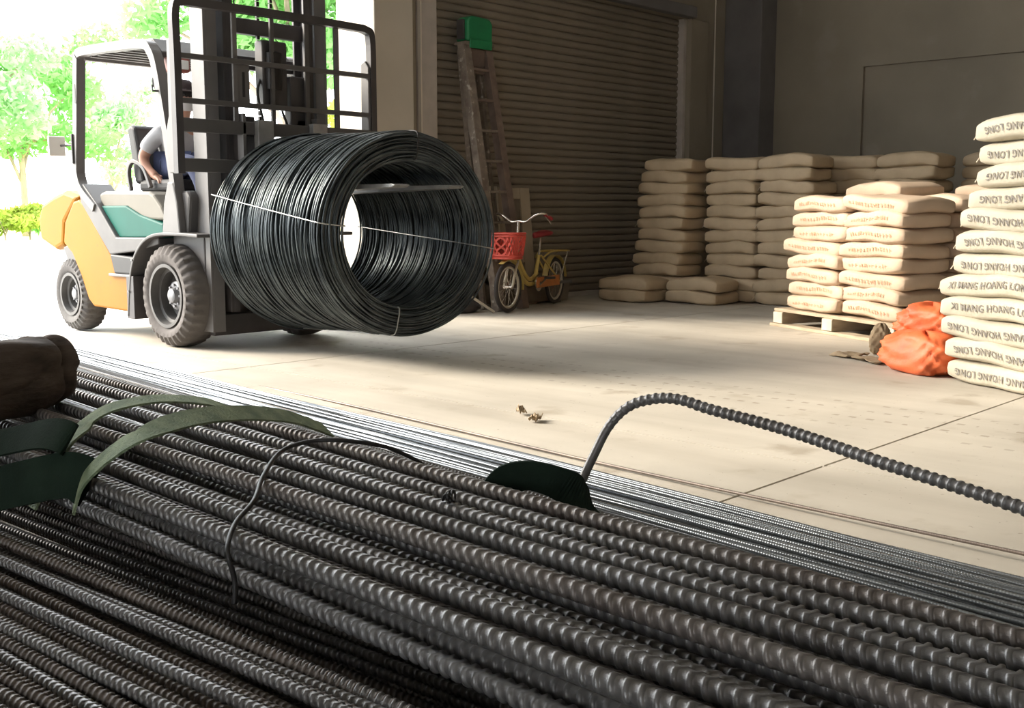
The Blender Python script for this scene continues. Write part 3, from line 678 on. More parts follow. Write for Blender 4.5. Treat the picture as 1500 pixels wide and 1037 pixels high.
both(lambda s: MB().box(*sorted((mx(s,.31), mx(s,.285))), 6.29, 6.36, 1.16, 1.56).build('side_thrust_pad', 'grey_light', lift, bevel=.003))
for z, h in ((1.465, .085), (1.215, .085)): MB().box(mx(-1,.78), mx(1,.78), 6.29, 6.345, z-h/2, z+h/2).build('carriage_bar', 'grey_paint', lift, bevel=.006)
# load backrest
bx0, bx1 = 3.615, 5.175
br = MB().sweep(smoothpath([(bx0,6.315,1.16),(bx0,6.315,1.5),(bx0,6.315,1.9),(bx0,6.315,2.16),(bx0+.05,6.315,2.215),(bx0+.2,6.315,2.22),(4.4,6.315,2.225),(bx1-.2,6.315,2.22),(bx1-.05,6.315,2.21),(bx1-.005,6.315,2.15),(bx1,6.315,1.8),(bx1,6.315,1.16)], 6), .055, .05, ref=(0,1,0)).build('load_backrest', 'dark_paint', lift, bevel=.006)
for z in (1.89, 1.615): MB().box(bx0, bx1, 6.295, 6.335, z-.016, z+.016).build('cross_bar', 'grey_paint', br, bevel=.003)
for x, wd, mn in ((4.05,.035,'grey_light'),(4.34,.03,'grey_paint'),(4.62,.035,'grey_paint'),(4.875,.04,'grey_light')): MB().box(x-wd/2, x+wd/2, 6.325, 6.345, 1.48, 2.2).build('upright_bar', mn, br, bevel=.003)
both(lambda s: MB().prism([(6.30,1.62),(6.30,1.20),(6.34,1.165),(6.40,1.165),(6.43,1.21),(6.43,1.42),(6.39,1.52),(6.385,1.98),(6.34,2.0),(6.30,1.95)], *sorted((mx(s,.785), mx(s,.755)))).build('backrest_stay', 'grey_light', br, bevel=.005))
# forks through the eye of the coil
for x in (4.22, 4.66):
    f = MB().prism([(6.30,1.52),(6.245,1.52),(6.245,1.085),(4.91,1.083),(4.88,1.075),(4.91,1.062),(5.6,1.045),(6.28,1.035),(6.30,1.055)], x-.06, x+.06).build('fork', 'fork_steel', lift, bevel=.003)
MB().box(3.67, 3.80, 8.30, 8.325, 1.34, 1.49).build('side_mirror', 'white_label', lift, bevel=.008)
MB().tube([(mx(-1,.585), 8.13, 1.42), (3.76, 8.315, 1.42)], .008, 8).build('mirror_arm', 'dark_paint', lift)

# ------------------------------------------------------------------ driver
def skin_obj(name, verts, edges, m, parent=None, loc=None, sub=2, root=0):
    L = root_loc(parent) if parent is not None else Vector(loc)
    me = D2.meshes.new(name); me.from_pydata([Vector(v[:3])-L for v in verts], edges, []); me.materials.append(MATS[m])
    o = D2.objects.new(name, me); C.objects.link(o)
    md = o.modifiers.new('skin', 'SKIN'); md.use_smooth_shade = True
    if not me.skin_vertices: raise RuntimeError('no skin layer')
    for i, v in enumerate(verts):
        r = v[3] if len(v) == 4 else v[3:5]
        me.skin_vertices[0].data[i].radius = (r, r) if isinstance(r, (int, float)) else tuple(r)
        me.skin_vertices[0].data[i].use_root = (i == root)
    ss = o.modifiers.new('sub', 'SUBSURF'); ss.levels = sub; ss.render_levels = sub
    if parent is not None: o.parent = parent
    else: o.location = L
    return o
def chain(V, E, pts, start=None):
    prev = start
    for p in pts:
        V.append(p); i = len(V)-1
        if prev is not None: E.append((prev, i))
        prev = i
    return prev
def driver():
    x = FX; V = []; E = []
    pel = chain(V, E, [(x,7.64,1.25,.13,.11)])
    chest = chain(V, E, [(x,7.66,1.36,.13,.105),(x,7.655,1.47,.15,.10)], pel)
    neck = chain(V, E, [(x,7.63,1.55,.075,.07),(x,7.60,1.61,.055,.055)], chest)
    chain(V, E, [(x,7.575,1.68,.068,.078),(x,7.565,1.76,.082,.095),(x,7.575,1.83,.07,.08)], neck)
    # right arm (yard side of the picture, nearest us), hand on the hip
    w = chain(V, E, [(x-.16,7.65,1.50,.06),(x-.215,7.70,1.42,.052),(x-.25,7.745,1.32,.044),(x-.245,7.70,1.25,.040),(x-.235,7.62,1.19,.030),(x-.225,7.575,1.165,.030,.018)], chest)
    for k, (dx, dy, dz) in enumerate(((-.022,-.05,-.012),(-.008,-.06,-.014),(.006,-.058,-.014),(.019,-.048,-.012))):
        p = V[w]; chain(V, E, [(p[0]+dx*.7,p[1]+dy*.5,p[2]+dz*.3,.0095),(p[0]+dx,p[1]+dy,p[2]+dz*1.6,.0085),(p[0]+dx,p[1]+dy*1.2,p[2]+dz*3,.007)], w)
    p = V[w-1]; chain(V, E, [(p[0]+.034,p[1]-.03,p[2]-.004,.0105),(p[0]+.040,p[1]-.055,p[2]-.012,.009)], w-1)
    # left arm reaching the wheel
    w = chain(V, E, [(x+.16,7.64,1.50,.06),(x+.22,7.58,1.42,.052),(x+.25,7.47,1.33,.044),(x+.22,7.32,1.31,.038),(x+.175,7.20,1.325,.030),(x+.16,7.145,1.335,.030,.018)], chest)
    for k, (dx, dy, dz) in enumerate(((-.02,-.045,.012),(-.007,-.052,.010),(.007,-.05,.008),(.019,-.042,.006))):
        p = V[w]; chain(V, E, [(p[0]+dx*.7,p[1]+dy*.6,p[2]+dz,.0095),(p[0]+dx,p[1]+dy,p[2]-.006,.0085),(p[0]+dx,p[1]+dy*.85,p[2]-.028,.007)], w)
    p = V[w-1]; chain(V, E, [(p[0]-.034,p[1]-.03,p[2]-.006,.0105),(p[0]-.036,p[1]-.055,p[2]-.016,.009)], w-1)
    # legs
    for s in (-1, 1):
        chain(V, E, [(x+s*.085,7.58,1.245,.085),(x+s*.12,7.38,1.265,.075),(x+s*.135,7.20,1.255,.060),(x+s*.13,7.12,1.14,.052),(x+s*.125,7.07,.95,.046),(x+s*.12,7.06,.80,.036),(x+s*.12,6.99,.755,.036),(x+s*.12,6.92,.745,.032)], pel)
    body = skin_obj('person', V, E, 'skin', loc=(x,7.6,1.16))
    tag(body, 'person in grey shirt, cap and white face mask seated driving the forklift', 'person')
    V = []; E = []
    a = chain(V, E, [(x,7.64,1.24,.145,.125),(x,7.66,1.36,.148,.122),(x,7.655,1.47,.165,.118),(x,7.635,1.535,.085,.08)])
    for s, pts in ((-1, [(x-.16,7.65,1.50,.072),(x-.215,7.70,1.42,.068),(x-.240,7.735,1.36,.062)]), (1, [(x+.16,7.64,1.50,.072),(x+.22,7.58,1.42,.068),(x+.240,7.51,1.365,.062)])): chain(V, E, pts, 2)
    skin_obj('shirt', V, E, 'shirt', body)
    MB().tube([(x+.07*math.cos(t), 7.615+.065*math.sin(t), 1.565+.012*math.sin(t)) for t in [i*2*PI/20 for i in range(20)]], .016, 8, closed=True).build('collar', 'collar', body, smooth='all')
    V = []; E = []
    a = chain(V, E, [(x,7.64,1.245,.15,.12)])
    for s in (-1, 1): chain(V, E, [(x+s*.085,7.58,1.25,.098),(x+s*.12,7.38,1.268,.088),(x+s*.135,7.20,1.255,.072),(x+s*.13,7.115,1.13,.064),(x+s*.125,7.07,.95,.058),(x+s*.12,7.06,.83,.054)], 0)
    skin_obj('trousers', V, E, 'jeans', body)
    for s in (-1, 1): skin_obj('shoe', [(x+s*.12,7.07,.755,.045),(x+s*.12,7.0,.75,.047),(x+s*.12,6.90,.742,.042)], [(0,1),(1,2)], 'shoe', body)
    MB().ball((x,7.585,1.80), .088,.105,.085, 18, 12).build('hair', 'hair', body, smooth='all')
    c = MB().lathe([(.0,.104),(.03,.103),(.06,.092),(.085,.06),(.095,.001)], (x,7.578,1.815), 'z', 24).build('cap', 'cap', body, smooth='all')
    MB().prism([(x-.075,7.50),(x-.085,7.47),(x-.06,7.405),(x,7.39),(x+.06,7.405),(x+.085,7.47),(x+.075,7.50)], 1.812, 1.822, 'z').build('peak', 'cap', c, bevel=.003)
    # mask over nose and mouth
    m = MB(); vs = []
    for j in range(7):
        for i in range(11):
            t = (i/10-.5)*2.5; zz = 1.665+.085*j/6; r = .088+.012*math.sin(PI*j/6)
            vs.append((x+r*math.sin(t)*1.0, 7.565-r*1.13*math.cos(t), zz))
    m.add(vs, [(j*11+i, j*11+i+1, (j+1)*11+i+1, (j+1)*11+i) for j in range(6) for i in range(10)])
    mo = m.build('face_mask', 'mask', body, smooth='all'); sd_ = mo.modifiers.new('thick', 'SOLIDIFY'); sd_.thickness = .003
    for s in (-1, 1):
        MB().ball((x+s*.032,7.478,1.785), .012,.008,.009).build('eye', 'hair', body, smooth='all')
        MB().ball((x+s*.088,7.585,1.76), .012,.022,.032).build('ear', 'skin', body, smooth='all')
driver()

# ------------------------------------------------------------------ cement bags
def sgp(v, e): return np.sign(v)*np.abs(v)**e
BE1, BE2 = .36, .14
def bag_dfm(x, y, z, a, b, c, sd):
    xn = x/a; yn = y/b
    k1, k2, k3, k4 = [math.sin(sd*12.9+q*4.1)*3 for q in range(4)]
    z = z*(1-.20*np.abs(xn)**5-.10*np.abs(yn)**6)
    z = z + .008*np.sin(xn*2.6+k1) + .005*np.sin(yn*3+k2+xn*2) + .004*np.sin(xn*6+k3)*np.cos(yn*3) - .008*np.abs(xn)**4
    y = y + .014*np.sin(xn*2.1+k2)*1.0 + .004*np.sin(xn*9+k4+z*40) + .003*np.sin(xn*17+k1+z*25)*np.abs(xn)**2
    x = x + .008*np.sin(yn*3+k3) + .004*np.sin(z*60+k4)
    return x, y, z
def bag_mesh(name, Lb, Wb, Tb, m, sd):
    a, b, c = Lb/2, Wb/2, Tb/2; nv = 16
    u1 = np.linspace(-.975, .975, 22); u2 = np.linspace(-.95, .95, 9)
    q = lambda v: np.sign(v)*np.abs(v)**(1/BE2)
    th = np.concatenate([np.arcsin(q(u2)), np.arccos(q(u1[::-1])), PI-np.arcsin(q(u2)), 2*PI-np.arccos(q(u1))]); th = np.sort(th % (2*PI)); nu = len(th)
    ph = (np.arange(nv+1)/nv-.5)*PI
    T, Ph = np.meshgrid(th, ph)
    # denser columns along the long faces
    x = a*sgp(np.cos(Ph), BE1)*sgp(np.cos(T), BE2); y = b*sgp(np.cos(Ph), BE1)*sgp(np.sin(T), BE2); z = c*sgp(np.sin(Ph), BE1*.9)
    x, y, z = bag_dfm(x, y, z, a, b, c, sd)
    V = np.stack([x, y, z], -1).reshape(-1, 3); V[:, 2] += c
    i = np.arange(nv)[:, None]*nu; k = np.arange(nu)[None, :]; k2 = (k+1) % nu
    F = np.stack([i+k, i+k2, i+nu+k2, i+nu+k], -1).reshape(-1, 4)
    return np_mesh(name, V, F, m)
def face_y(x, z, a, b, c):     # the long side (-Y) of the undeformed bag
    q = np.clip(1-np.abs(z/c)**(2/(BE1*.9)), .02, 1)**(BE1/BE2)
    return -b*np.clip(q-np.abs(x/a)**(2/BE2), .01, 1)**(BE2/2)
def on_face(V2, Lb, Wb, Tb, sd, off=.0032):
    a, b, c = Lb/2, Wb/2, Tb/2; x = V2[:, 0]; z = V2[:, 1]
    y = face_y(x, z, a, b, c)-off
    X, Y, Z = bag_dfm(x, y, z, a, b, c, sd)
    return np.stack([X, Y-.0012, Z+c], -1)
TXT = {}
def text_geo(body, size):
    if (body, size) in TXT: return TXT[(body, size)]
    cu = D2.curves.new('lettering', 'FONT'); cu.body = body; cu.size = size; cu.align_x = 'CENTER'; cu.align_y = 'CENTER'; cu.resolution_u = 2; cu.space_character = 1.12; cu.offset = size*.018
    o = D2.objects.new('lettering', cu); C.objects.link(o); dg = bpy.context.evaluated_depsgraph_get()
    me = D2.meshes.new_from_object(o.evaluated_get(dg)); V = np.array([v.co[:2] for v in me.vertices]); F = [tuple(p.vertices) for p in me.polygons]
    D2.objects.remove(o); D2.meshes.remove(me); D2.curves.remove(cu)
    TXT[(body, size)] = (V, F); return V, F
def lettering_mesh(body, size, wide, flip, xoff, zoff, Lb, Wb, Tb, m, sd):
    V, F = text_geo(body, size); V = V.copy(); V[:, 0] *= wide
    if flip: V = -V
    V[:, 0] += xoff; V[:, 1] += zoff
    me = D2.meshes.new('printed_lettering'); me.from_pydata(on_face(V, Lb, Wb, Tb, sd).tolist(), [], F); me.materials.append(MATS[m]); return me
def string_mesh(Lb, Wb, Tb, sgn=-1):
    a, b, c = Lb/2, Wb/2, Tb/2
    o = MB(); o.tube(smoothpath([(sgn*(a-.02), -b*.55, c), (sgn*(a+.012), -b*.62, c*1.02), (sgn*(a+.030), -b*.66, c*.8), (sgn*(a+.042), -b*.70, c*.45)], 4), [.006]*4+[.0045]*4+[.003]*5, 6)
    me = D2.meshes.new('tie_string'); me.from_pydata(o.v, [], o.f); me.materials.append(MATS['string']); me.polygons.foreach_set('use_smooth', [True]*len(me.polygons)); return me
class BagKind:
    def __init__(s, L, W, T, m, n=4, tall=1.17):
        s.L, s.W, s.T = L, W, T; s.h = T*tall
        s.seeds = [i*1.37+.3 for i in range(n)]
        s.me = [bag_mesh('bag', L, W, s.h, m, q) for q in s.seeds]; s.string = string_mesh(L, W, s.h)
    def put(s, xy, z, alpha, k, label, group, cat='cement bag', name='cement_bag', letter=None, string=False, tilt=(0,0)):
        o = inst(name, s.me[k % len(s.me)], None, (xy[0], xy[1], z), (tilt[0], tilt[1], alpha)); tag(o, label, cat, group)
        if letter: inst('printed_lettering', letter[k % len(s.me)], o)
        if string: inst('tie_string', s.string, o)
        return o
def fr_top(i, n): return 'topmost' if i == n-1 else ('lowest' if i == 0 else f'{ordinal(n-i)} from the top')
def corner_to_centre(cx, cy, al, L, W): # left front corner -> centre; local +X runs left to right, -Y faces out
    ca, sa_ = math.cos(al), math.sin(al); return (cx+ca*L/2-sa_*W/2, cy+sa_*L/2+ca*W/2)
# tall stack at the right edge
TX = 'XI M\u0102NG HO\u00c0NG LONG'.replace('\u0102', 'A').replace('\u00c0', 'A')
KA = BagKind(.74, .46, .1155, 'bag_grey', 5)
upr = [lettering_mesh(TX, .060, .78, False, .015, .002, KA.L, KA.W, KA.h, 'ink_dark', q) for q in KA.seeds]
inv = [lettering_mesh(TX, .060, .78, True, .01, .000, KA.L, KA.W, KA.h, 'ink_dark', q) for q in KA.seeds]
al = math.atan2(-.91, -.41); offs = [.0, -.012, -.03, -.045, -.075, .0, .02, .065, .11, .155, .14, .12]
for i in range(12):
    ca, sa_ = math.cos(al), math.sin(al); o_ = offs[i]
    px, py = corner_to_centre(5.955+ca*o_, 2.39+sa_*o_, al+random.uniform(-.03, .03), KA.L, KA.W)
    up_ = i in (3, 4)
    KA.put((px, py), i*KA.T, al+random.uniform(-.03, .03), i*2, f'pale bag printed in black, {fr_top(i, 12)} of the tall stack at right', 'bags of the tall right-hand stack', letter=upr if up_ else inv, string=True, tilt=(random.uniform(-.01,.01), random.uniform(-.012,.012)))
# pallet load: pink-printed bags
KB = BagKind(.69, .45, .109, 'bag_red', 5)
def scribble(sd, L, W, h):   # faded red print whose letters can no longer be read: short worn strokes
    r = random.Random(int(sd*100)); V = []; F = []
    x = -L*.33
    while x < L*.30:
        wd = r.uniform(.018, .03)
        for q in range(r.choice((2, 2, 3))):
            if r.random() < .55: x0, x1, z0, z1 = x+q*wd*.36, x+q*wd*.36+.0055, -.015, .013+r.uniform(-.006, .004)
            else: x0, x1, z0, z1 = x, x+wd*.8, -.012+q*.011, -.007+q*.011
            b = len(V); V += [(x0, z0), (x1, z0), (x1, z1), (x0, z1)]; F.append((b, b+1, b+2, b+3))
        x += wd+r.uniform(.004, .012)
    me = D2.meshes.new('faded_print'); me.from_pydata(on_face(np.array(V), L, W, h, sd).tolist(), [], F); me.materials.append(MATS['ink_red']); return me
scr = [scribble(q, KB.L, KB.W, KB.h) for q in KB.seeds]
ap = math.atan2(-.905, -.425); cp, sp_ = math.cos(ap), math.sin(ap)
PC = (7.875, 4.50); PZ = .150
def pl(u, v): return (PC[0]+cp*u-sp_*v, PC[1]+sp_*u+cp*v)     # u along the lit face from its far end, v into the stack
offl = [.0, .03, -.02, .01, -.03, .05, .055, .06]
for col in (0, 1):
    for i in range(8):
        u = .02+col*.665+KB.L/2+(offl[i] if col == 0 else random.uniform(-.02, .02)); v = .03+KB.W/2+random.uniform(-.012, .012)
        z = PZ+i*KB.T
        KB.put(pl(u, v), z, ap+random.uniform(-.025, .025), i+col*2, f'pink-printed bag, {fr_top(i, 8)} in the {("far", "near")[col]} sunlit column of the pallet load', 'bags on the pallet', letter=scr, string=True, tilt=(random.uniform(-.012,.012), random.uniform(-.02,.02)+(.03 if col and i == 7 else 0)))
for col in (0, 1):
    n = 9 if col == 0 else 8
    for i in range(n):
        u = .03+col*.67+KB.L/2+random.uniform(-.03, .03); v = .53+KB.W/2+random.uniform(-.03, .03)
        KB.put(pl(u, v), PZ+i*KB.T, ap+random.uniform(-.05, .05), i+col, f'bag in the pallet load\'s shaded middle row, {("far", "near")[col]} column, {fr_top(i, n)}', 'bags on the pallet', string=False, tilt=(random.uniform(-.02,.02), random.uniform(-.02,.02)))
n = 9
for i in range(n):
    KB.put(pl(1.08, 1.03+KB.W/2+random.uniform(-.04, .04)), PZ+i*(KB.T-.002), ap+.25+random.uniform(-.12, .12), i+3, f'slumped cement bag at the shaded back of the pallet load, {fr_top(i, n)}', 'bags on the pallet', string=i > 5, tilt=(random.uniform(-.03,.03), random.uniform(-.03,.03)))
# bags stacked against the far wall
KC = BagKind(.62, .46, .1215, 'bag', 5)
am = -PI/2
def wall_stack(x, yl, n, who, jit=.03, z0=0, nm='bags stacked against the far wall', drift=0.):
    for i in range(n):
        px, py = corner_to_centre(x+random.uniform(-jit, jit)*.6+drift*i, yl+random.uniform(-jit, jit), am, KC.L, KC.W)
        KC.put((px, py), z0+i*KC.T, am+random.uniform(-.05, .05), i*3+len(who), f'tan cement bag, {fr_top(i, n)} {who}', nm, string=(i % 3 == 0), tilt=(random.uniform(-.012,.012), random.uniform(-.02,.02)))
for i in range(2):
    KC.put(corner_to_centre(8.88, 7.22-.02*i, am+.04, KC.L, KC.W), i*KC.T*.98, am+.04-.02*i, i, f'tan cement bag laid flat by the shutter, {("lower", "upper")[i]} of the pair', 'bags laid flat before the stacks')
    KC.put(corner_to_centre(9.14, 6.55-.015*i, am+.02, KC.L, KC.W), i*KC.T*.98, am+.02+.02*i, i+2, f'tan cement bag laid flat at the foot of the second stack, {("lower", "upper")[i]} of the pair', 'bags laid flat before the stacks')
wall_stack(9.36, 7.16, 12, 'of the stack nearest the shutter', drift=.016)
wall_stack(9.66, 6.43, 12, 'of the second stack from the shutter', drift=.004)
wall_stack(9.60, 5.78, 12, 'of the third stack from the shutter')
wall_stack(10.20, 5.42, 12, 'of the fourth stack from the shutter', jit=.02)
wall_stack(10.08, 4.79, 12, 'of the fifth stack from the shutter')
wall_stack(10.45, 4.10, 12, 'of the sixth stack from the shutter')

# ------------------------------------------------------------------ wooden pallet
pr_ = thing('pallet', (*pl(.66, .7), 0), 'wooden pallet under the pink-printed cement bags', 'pallet')
RZ = Matrix.Translation((PC[0], PC[1], 0)) @ Matrix.Rotation(ap, 4, 'Z')
def pbox(nm, m, u0, u1, v0, v1, z0, z1, par=pr_): return MB().box(u0, u1, v0, v1, z0, z1).xf(RZ).build(nm, m, par, bevel=.004)
for k in range(7): pbox('deck_board', 'pallet', -.06, 1.42, .0+k*.205, .15+k*.205, .122, .147)
for k, u in enumerate((-.05, .58, 1.26)): pbox('stringer', 'pallet', u, u+.11, .0, 1.38, .026, .122)
for k in range(3): pbox('bottom_board', 'pallet', -.09, 1.46, -.02+k*.63, .10+k*.63, 0, .026)
for k, u in enumerate((-.055, .575, 1.255)): pbox('block_end', 'pallet_end', u, u+.12, -.012, .0, .030, .118)

# orange sacks slumped by the pallet, torn paper
def lump(name, m, c, rx, ry, rz, label, cat, sd, pw=.7, alpha=0., amp=.12, top=1., loc=None):
    nu, nv = 56, 26; V = []
    for j in range(nv+1):
        ph = (j/nv-.5)*PI
        for i in range(nu):
            t = 2*PI*i/nu
            def q(v, e): return math.copysign(abs(v)**e, v)
            x, y, z = q(math.cos(ph), pw)*q(math.cos(t), pw), q(math.cos(ph), pw)*q(math.sin(t), pw), q(math.sin(ph), .8)
            d = 1+amp*(math.sin(3*t+sd+2*z)*.4-abs(math.sin(3.5*t+sd*2+4*z))*.5+abs(math.sin(4*z+sd*3+2*t))*.45-abs(math.sin(6.5*t-5*z+sd))*.35+.2)
            tp = 1-(1-top)*(z*.5+.5)
            V.append((x*rx*d*tp, y*ry*d*tp, z*rz*(1+amp*.5*math.sin(4*t+sd)*(z > 0))))
    zm = min(v[2] for v in V)
    ca, sa_ = math.cos(alpha), math.sin(alpha)
    V = [(c[0]+x*ca-y*sa_, c[1]+x*sa_+y*ca, c[2]+max(z, -rz*.93)+rz*.93) for x, y, z in V]
    F = [(j*nu+i, j*nu+(i+1)%nu, (j+1)*nu+(i+1)%nu, (j+1)*nu+i) for j in range(nv) for i in range(nu)]
    return tag(MB().add(V, F).build(name, m, smooth='all'), label, cat)
lump('orange_sack', 'orange_sack', (6.18, 2.58, 0), .26, .17, .120, 'orange plastic sack on the floor between pallet and tall stack, the lower one', 'sack', 1.3, pw=.5, alpha=ap, amp=.22, top=.84)
lump('orange_sack', 'orange_sack', (6.32, 2.60, .205), .19, .15, .095, 'orange plastic sack slumped on top of another beside the tall stack', 'sack', 4.1, pw=.5, alpha=ap+.3, amp=.26, top=.8)
lump('paper_sack', 'paper', (6.80, 3.13, 0), .075, .10, .10, 'crumpled brown paper sack standing against the pallet corner', 'sack', 2.2, alpha=ap+.6, amp=.22, top=.72)
def scrap(x, y, w_, d_, rot, label, seed):
    r = random.Random(seed); V = []; n = 7
    for j in range(n):
        for i in range(n): V.append(((i/(n-1)-.5)*w_*(1+.2*r.random()), (j/(n-1)-.5)*d_*(1+.25*r.random()), .006+.028*abs(math.sin(i*.9+seed))*r.random()+.012*math.sin(j*1.3+seed)**2))
    F = [(j*n+i, j*n+i+1, (j+1)*n+i+1, (j+1)*n+i) for j in range(n-1) for i in range(n-1)]
    M = Matrix.Translation((x, y, 0)) @ Matrix.Rotation(rot, 4, 'Z')
    o = MB().add([M @ Vector(v) for v in V], F).build('paper_scrap', 'paper', smooth=True); md = o.modifiers.new('thick', 'SOLIDIFY'); md.thickness = .004; md.offset = 1
    tag(o, label, 'scrap', 'torn brown paper on the floor')
scrap(6.50, 3.20, .20, .13, ap+.1, 'flat torn piece of brown paper on the floor before the pallet', 3)
scrap(6.38, 2.98, .24, .12, ap-.1, 'curled torn piece of brown paper beside the orange sacks', 8)
scrap(3.52, 3.20, .07, .035, .4, 'small curl of brown litter on the open floor', 5)
scrap(3.60, 3.36, .06, .03, 1.0, 'tiny sliver of brown litter beside the curl on the open floor', 6)

# ------------------------------------------------------------------ things leaning by the shutter
def ladder():
    r = thing('step_ladder', (7.45, 7.3, 0), 'tall paint-spattered wooden ladder leaning against the shutter', 'ladder')
    TL, TR, BL, BR = Vector((7.33,7.58,2.49)), Vector((7.62,7.58,2.49)), Vector((7.27,7.06,0)), Vector((7.66,7.12,0))
    MB().bar(BL, TL, .095, .085, ref=(0,1,0)).build('rail', 'ladder_wood', r, bevel=.004); MB().bar(BR, TR, .085, .085, ref=(0,1,0)).build('rail', 'ladder_red', r, bevel=.004)
    for k in range(8):
        t = .10+k*.115; a = BL.lerp(TL, t); b = BR.lerp(TR, t); MB().bar(a, b, .075, .024).build('rung', 'ladder_red' if k > 5 else 'ladder_wood', r, bevel=.003)
    MB().bar(Vector((7.30,7.30,.0)), Vector((7.36,7.66,2.45)), .04, .06, ref=(0,1,0)).build('rear_leg', 'ladder_wood', r, bevel=.004); MB().bar(Vector((7.62,7.36,0)), Vector((7.58,7.66,2.45)), .04, .06, ref=(0,1,0)).build('rear_leg', 'ladder_wood', r, bevel=.004)
    MB().box(7.36, 7.59, 7.555, 7.60, 2.22, 2.45).build('top_board', 'ladder_red', r, bevel=.005)
    MB().box(7.28, 7.66, 7.50, 7.66, 2.47, 2.50).build('top_step', 'ladder_wood', r, bevel=.005)
ladder()
g = thing('green_canister', (7.46, 7.58, 2.50), 'green plastic canister standing on top of the ladder', 'canister')
MB().prism([(7.30,2.50),(7.63,2.50),(7.635,2.68),(7.60,2.73),(7.36,2.74),(7.30,2.70)], 7.49, 7.66, 'y').build('body', 'green_plastic', g, bevel=.025, seg=3)
MB().box(7.275, 7.30, 7.53, 7.62, 2.52, 2.70).build('handle', 'dark_paint', g, bevel=.006)
MB().prism([(7.32,2.44),(7.60,2.44),(7.61,2.52),(7.32,2.52)], 7.475, 7.495, 'y').build('hanging_flap', 'green_plastic', g, bevel=.004)
def leaning(name, label, cat, parts, x0, y, dx=0, tilt=.10):
    r = thing(name, (x0, y, 0), label, cat)
    M = Matrix.Translation((x0, y, 0)) @ Matrix.Rotation(-tilt, 4, 'X')
    for nm, m, b in parts:
        MB().box(*b).xf(M).build(nm, m, r, bevel=.004)
leaning('panel_door', 'old brown panelled door leaning against the shutter behind the bicycle', 'door', [
    ('stile', 'door_wood', (.18,.33,-.03,.01,0,1.16)), ('stile', 'door_wood', (.52,.66,-.03,.01,0,1.16)), ('top_rail', 'door_wood', (.33,.52,-.03,.01,1.05,1.16)),
    ('middle_rail', 'door_wood', (.33,.52,-.03,.01,.42,.54)), ('bottom_rail', 'door_wood', (.33,.52,-.03,.01,0,.16)), ('panel', 'door_dark', (.33,.52,-.015,.0,.54,1.05)), ('panel', 'door_dark', (.33,.52,-.015,.0,.16,.42))], 7.50, 7.42)
leaning('narrow_frame', 'narrow pale-edged wooden frame leaning beside the panelled door', 'frame', [
    ('side', 'door_edge', (0,.03,-.04,.0,0,1.17)), ('side', 'door_edge', (.145,.17,-.04,.0,0,1.17)), ('top', 'door_edge', (.03,.145,-.04,.0,1.10,1.17)), ('bottom', 'door_wood', (.03,.145,-.04,.0,0,.08)), ('backing', 'door_dark', (.03,.145,-.012,.0,.08,1.10))], 7.50, 7.40)
t = thing('low_trough', (8.15, 7.45, 0), 'dark low trough on the floor behind the bicycle wheels', 'trough')
MB().prism([(7.60,.02),(8.60,.02),(8.64,.21),(7.56,.21)], 7.36, 7.62, 'y').build('body', 'door_dark', t, bevel=.01); MB().box(7.55, 8.65, 7.345, 7.375, .19, .225).build('rim', 'dark_plaster', t, bevel=.006)
for x in (7.75, 8.45): MB().box(x, x+.06, 7.38, 7.60, 0, .022).build('foot', 'dark_plaster', t)
lump('dark_sack', 'dark_paint', (6.98, 7.22, 0), .17, .12, .07, 'dark crumpled sack on the floor at the foot of the ladder', 'sack', 3.3, pw=.9, amp=.2, top=.7)
tag(MB().bar((6.86,7.10,.20), (7.12,6.98,.012), .03, .022).build('loose_batten', 'door_edge', bevel=.003), 'short pale batten propped on the dark sack', 'batten')

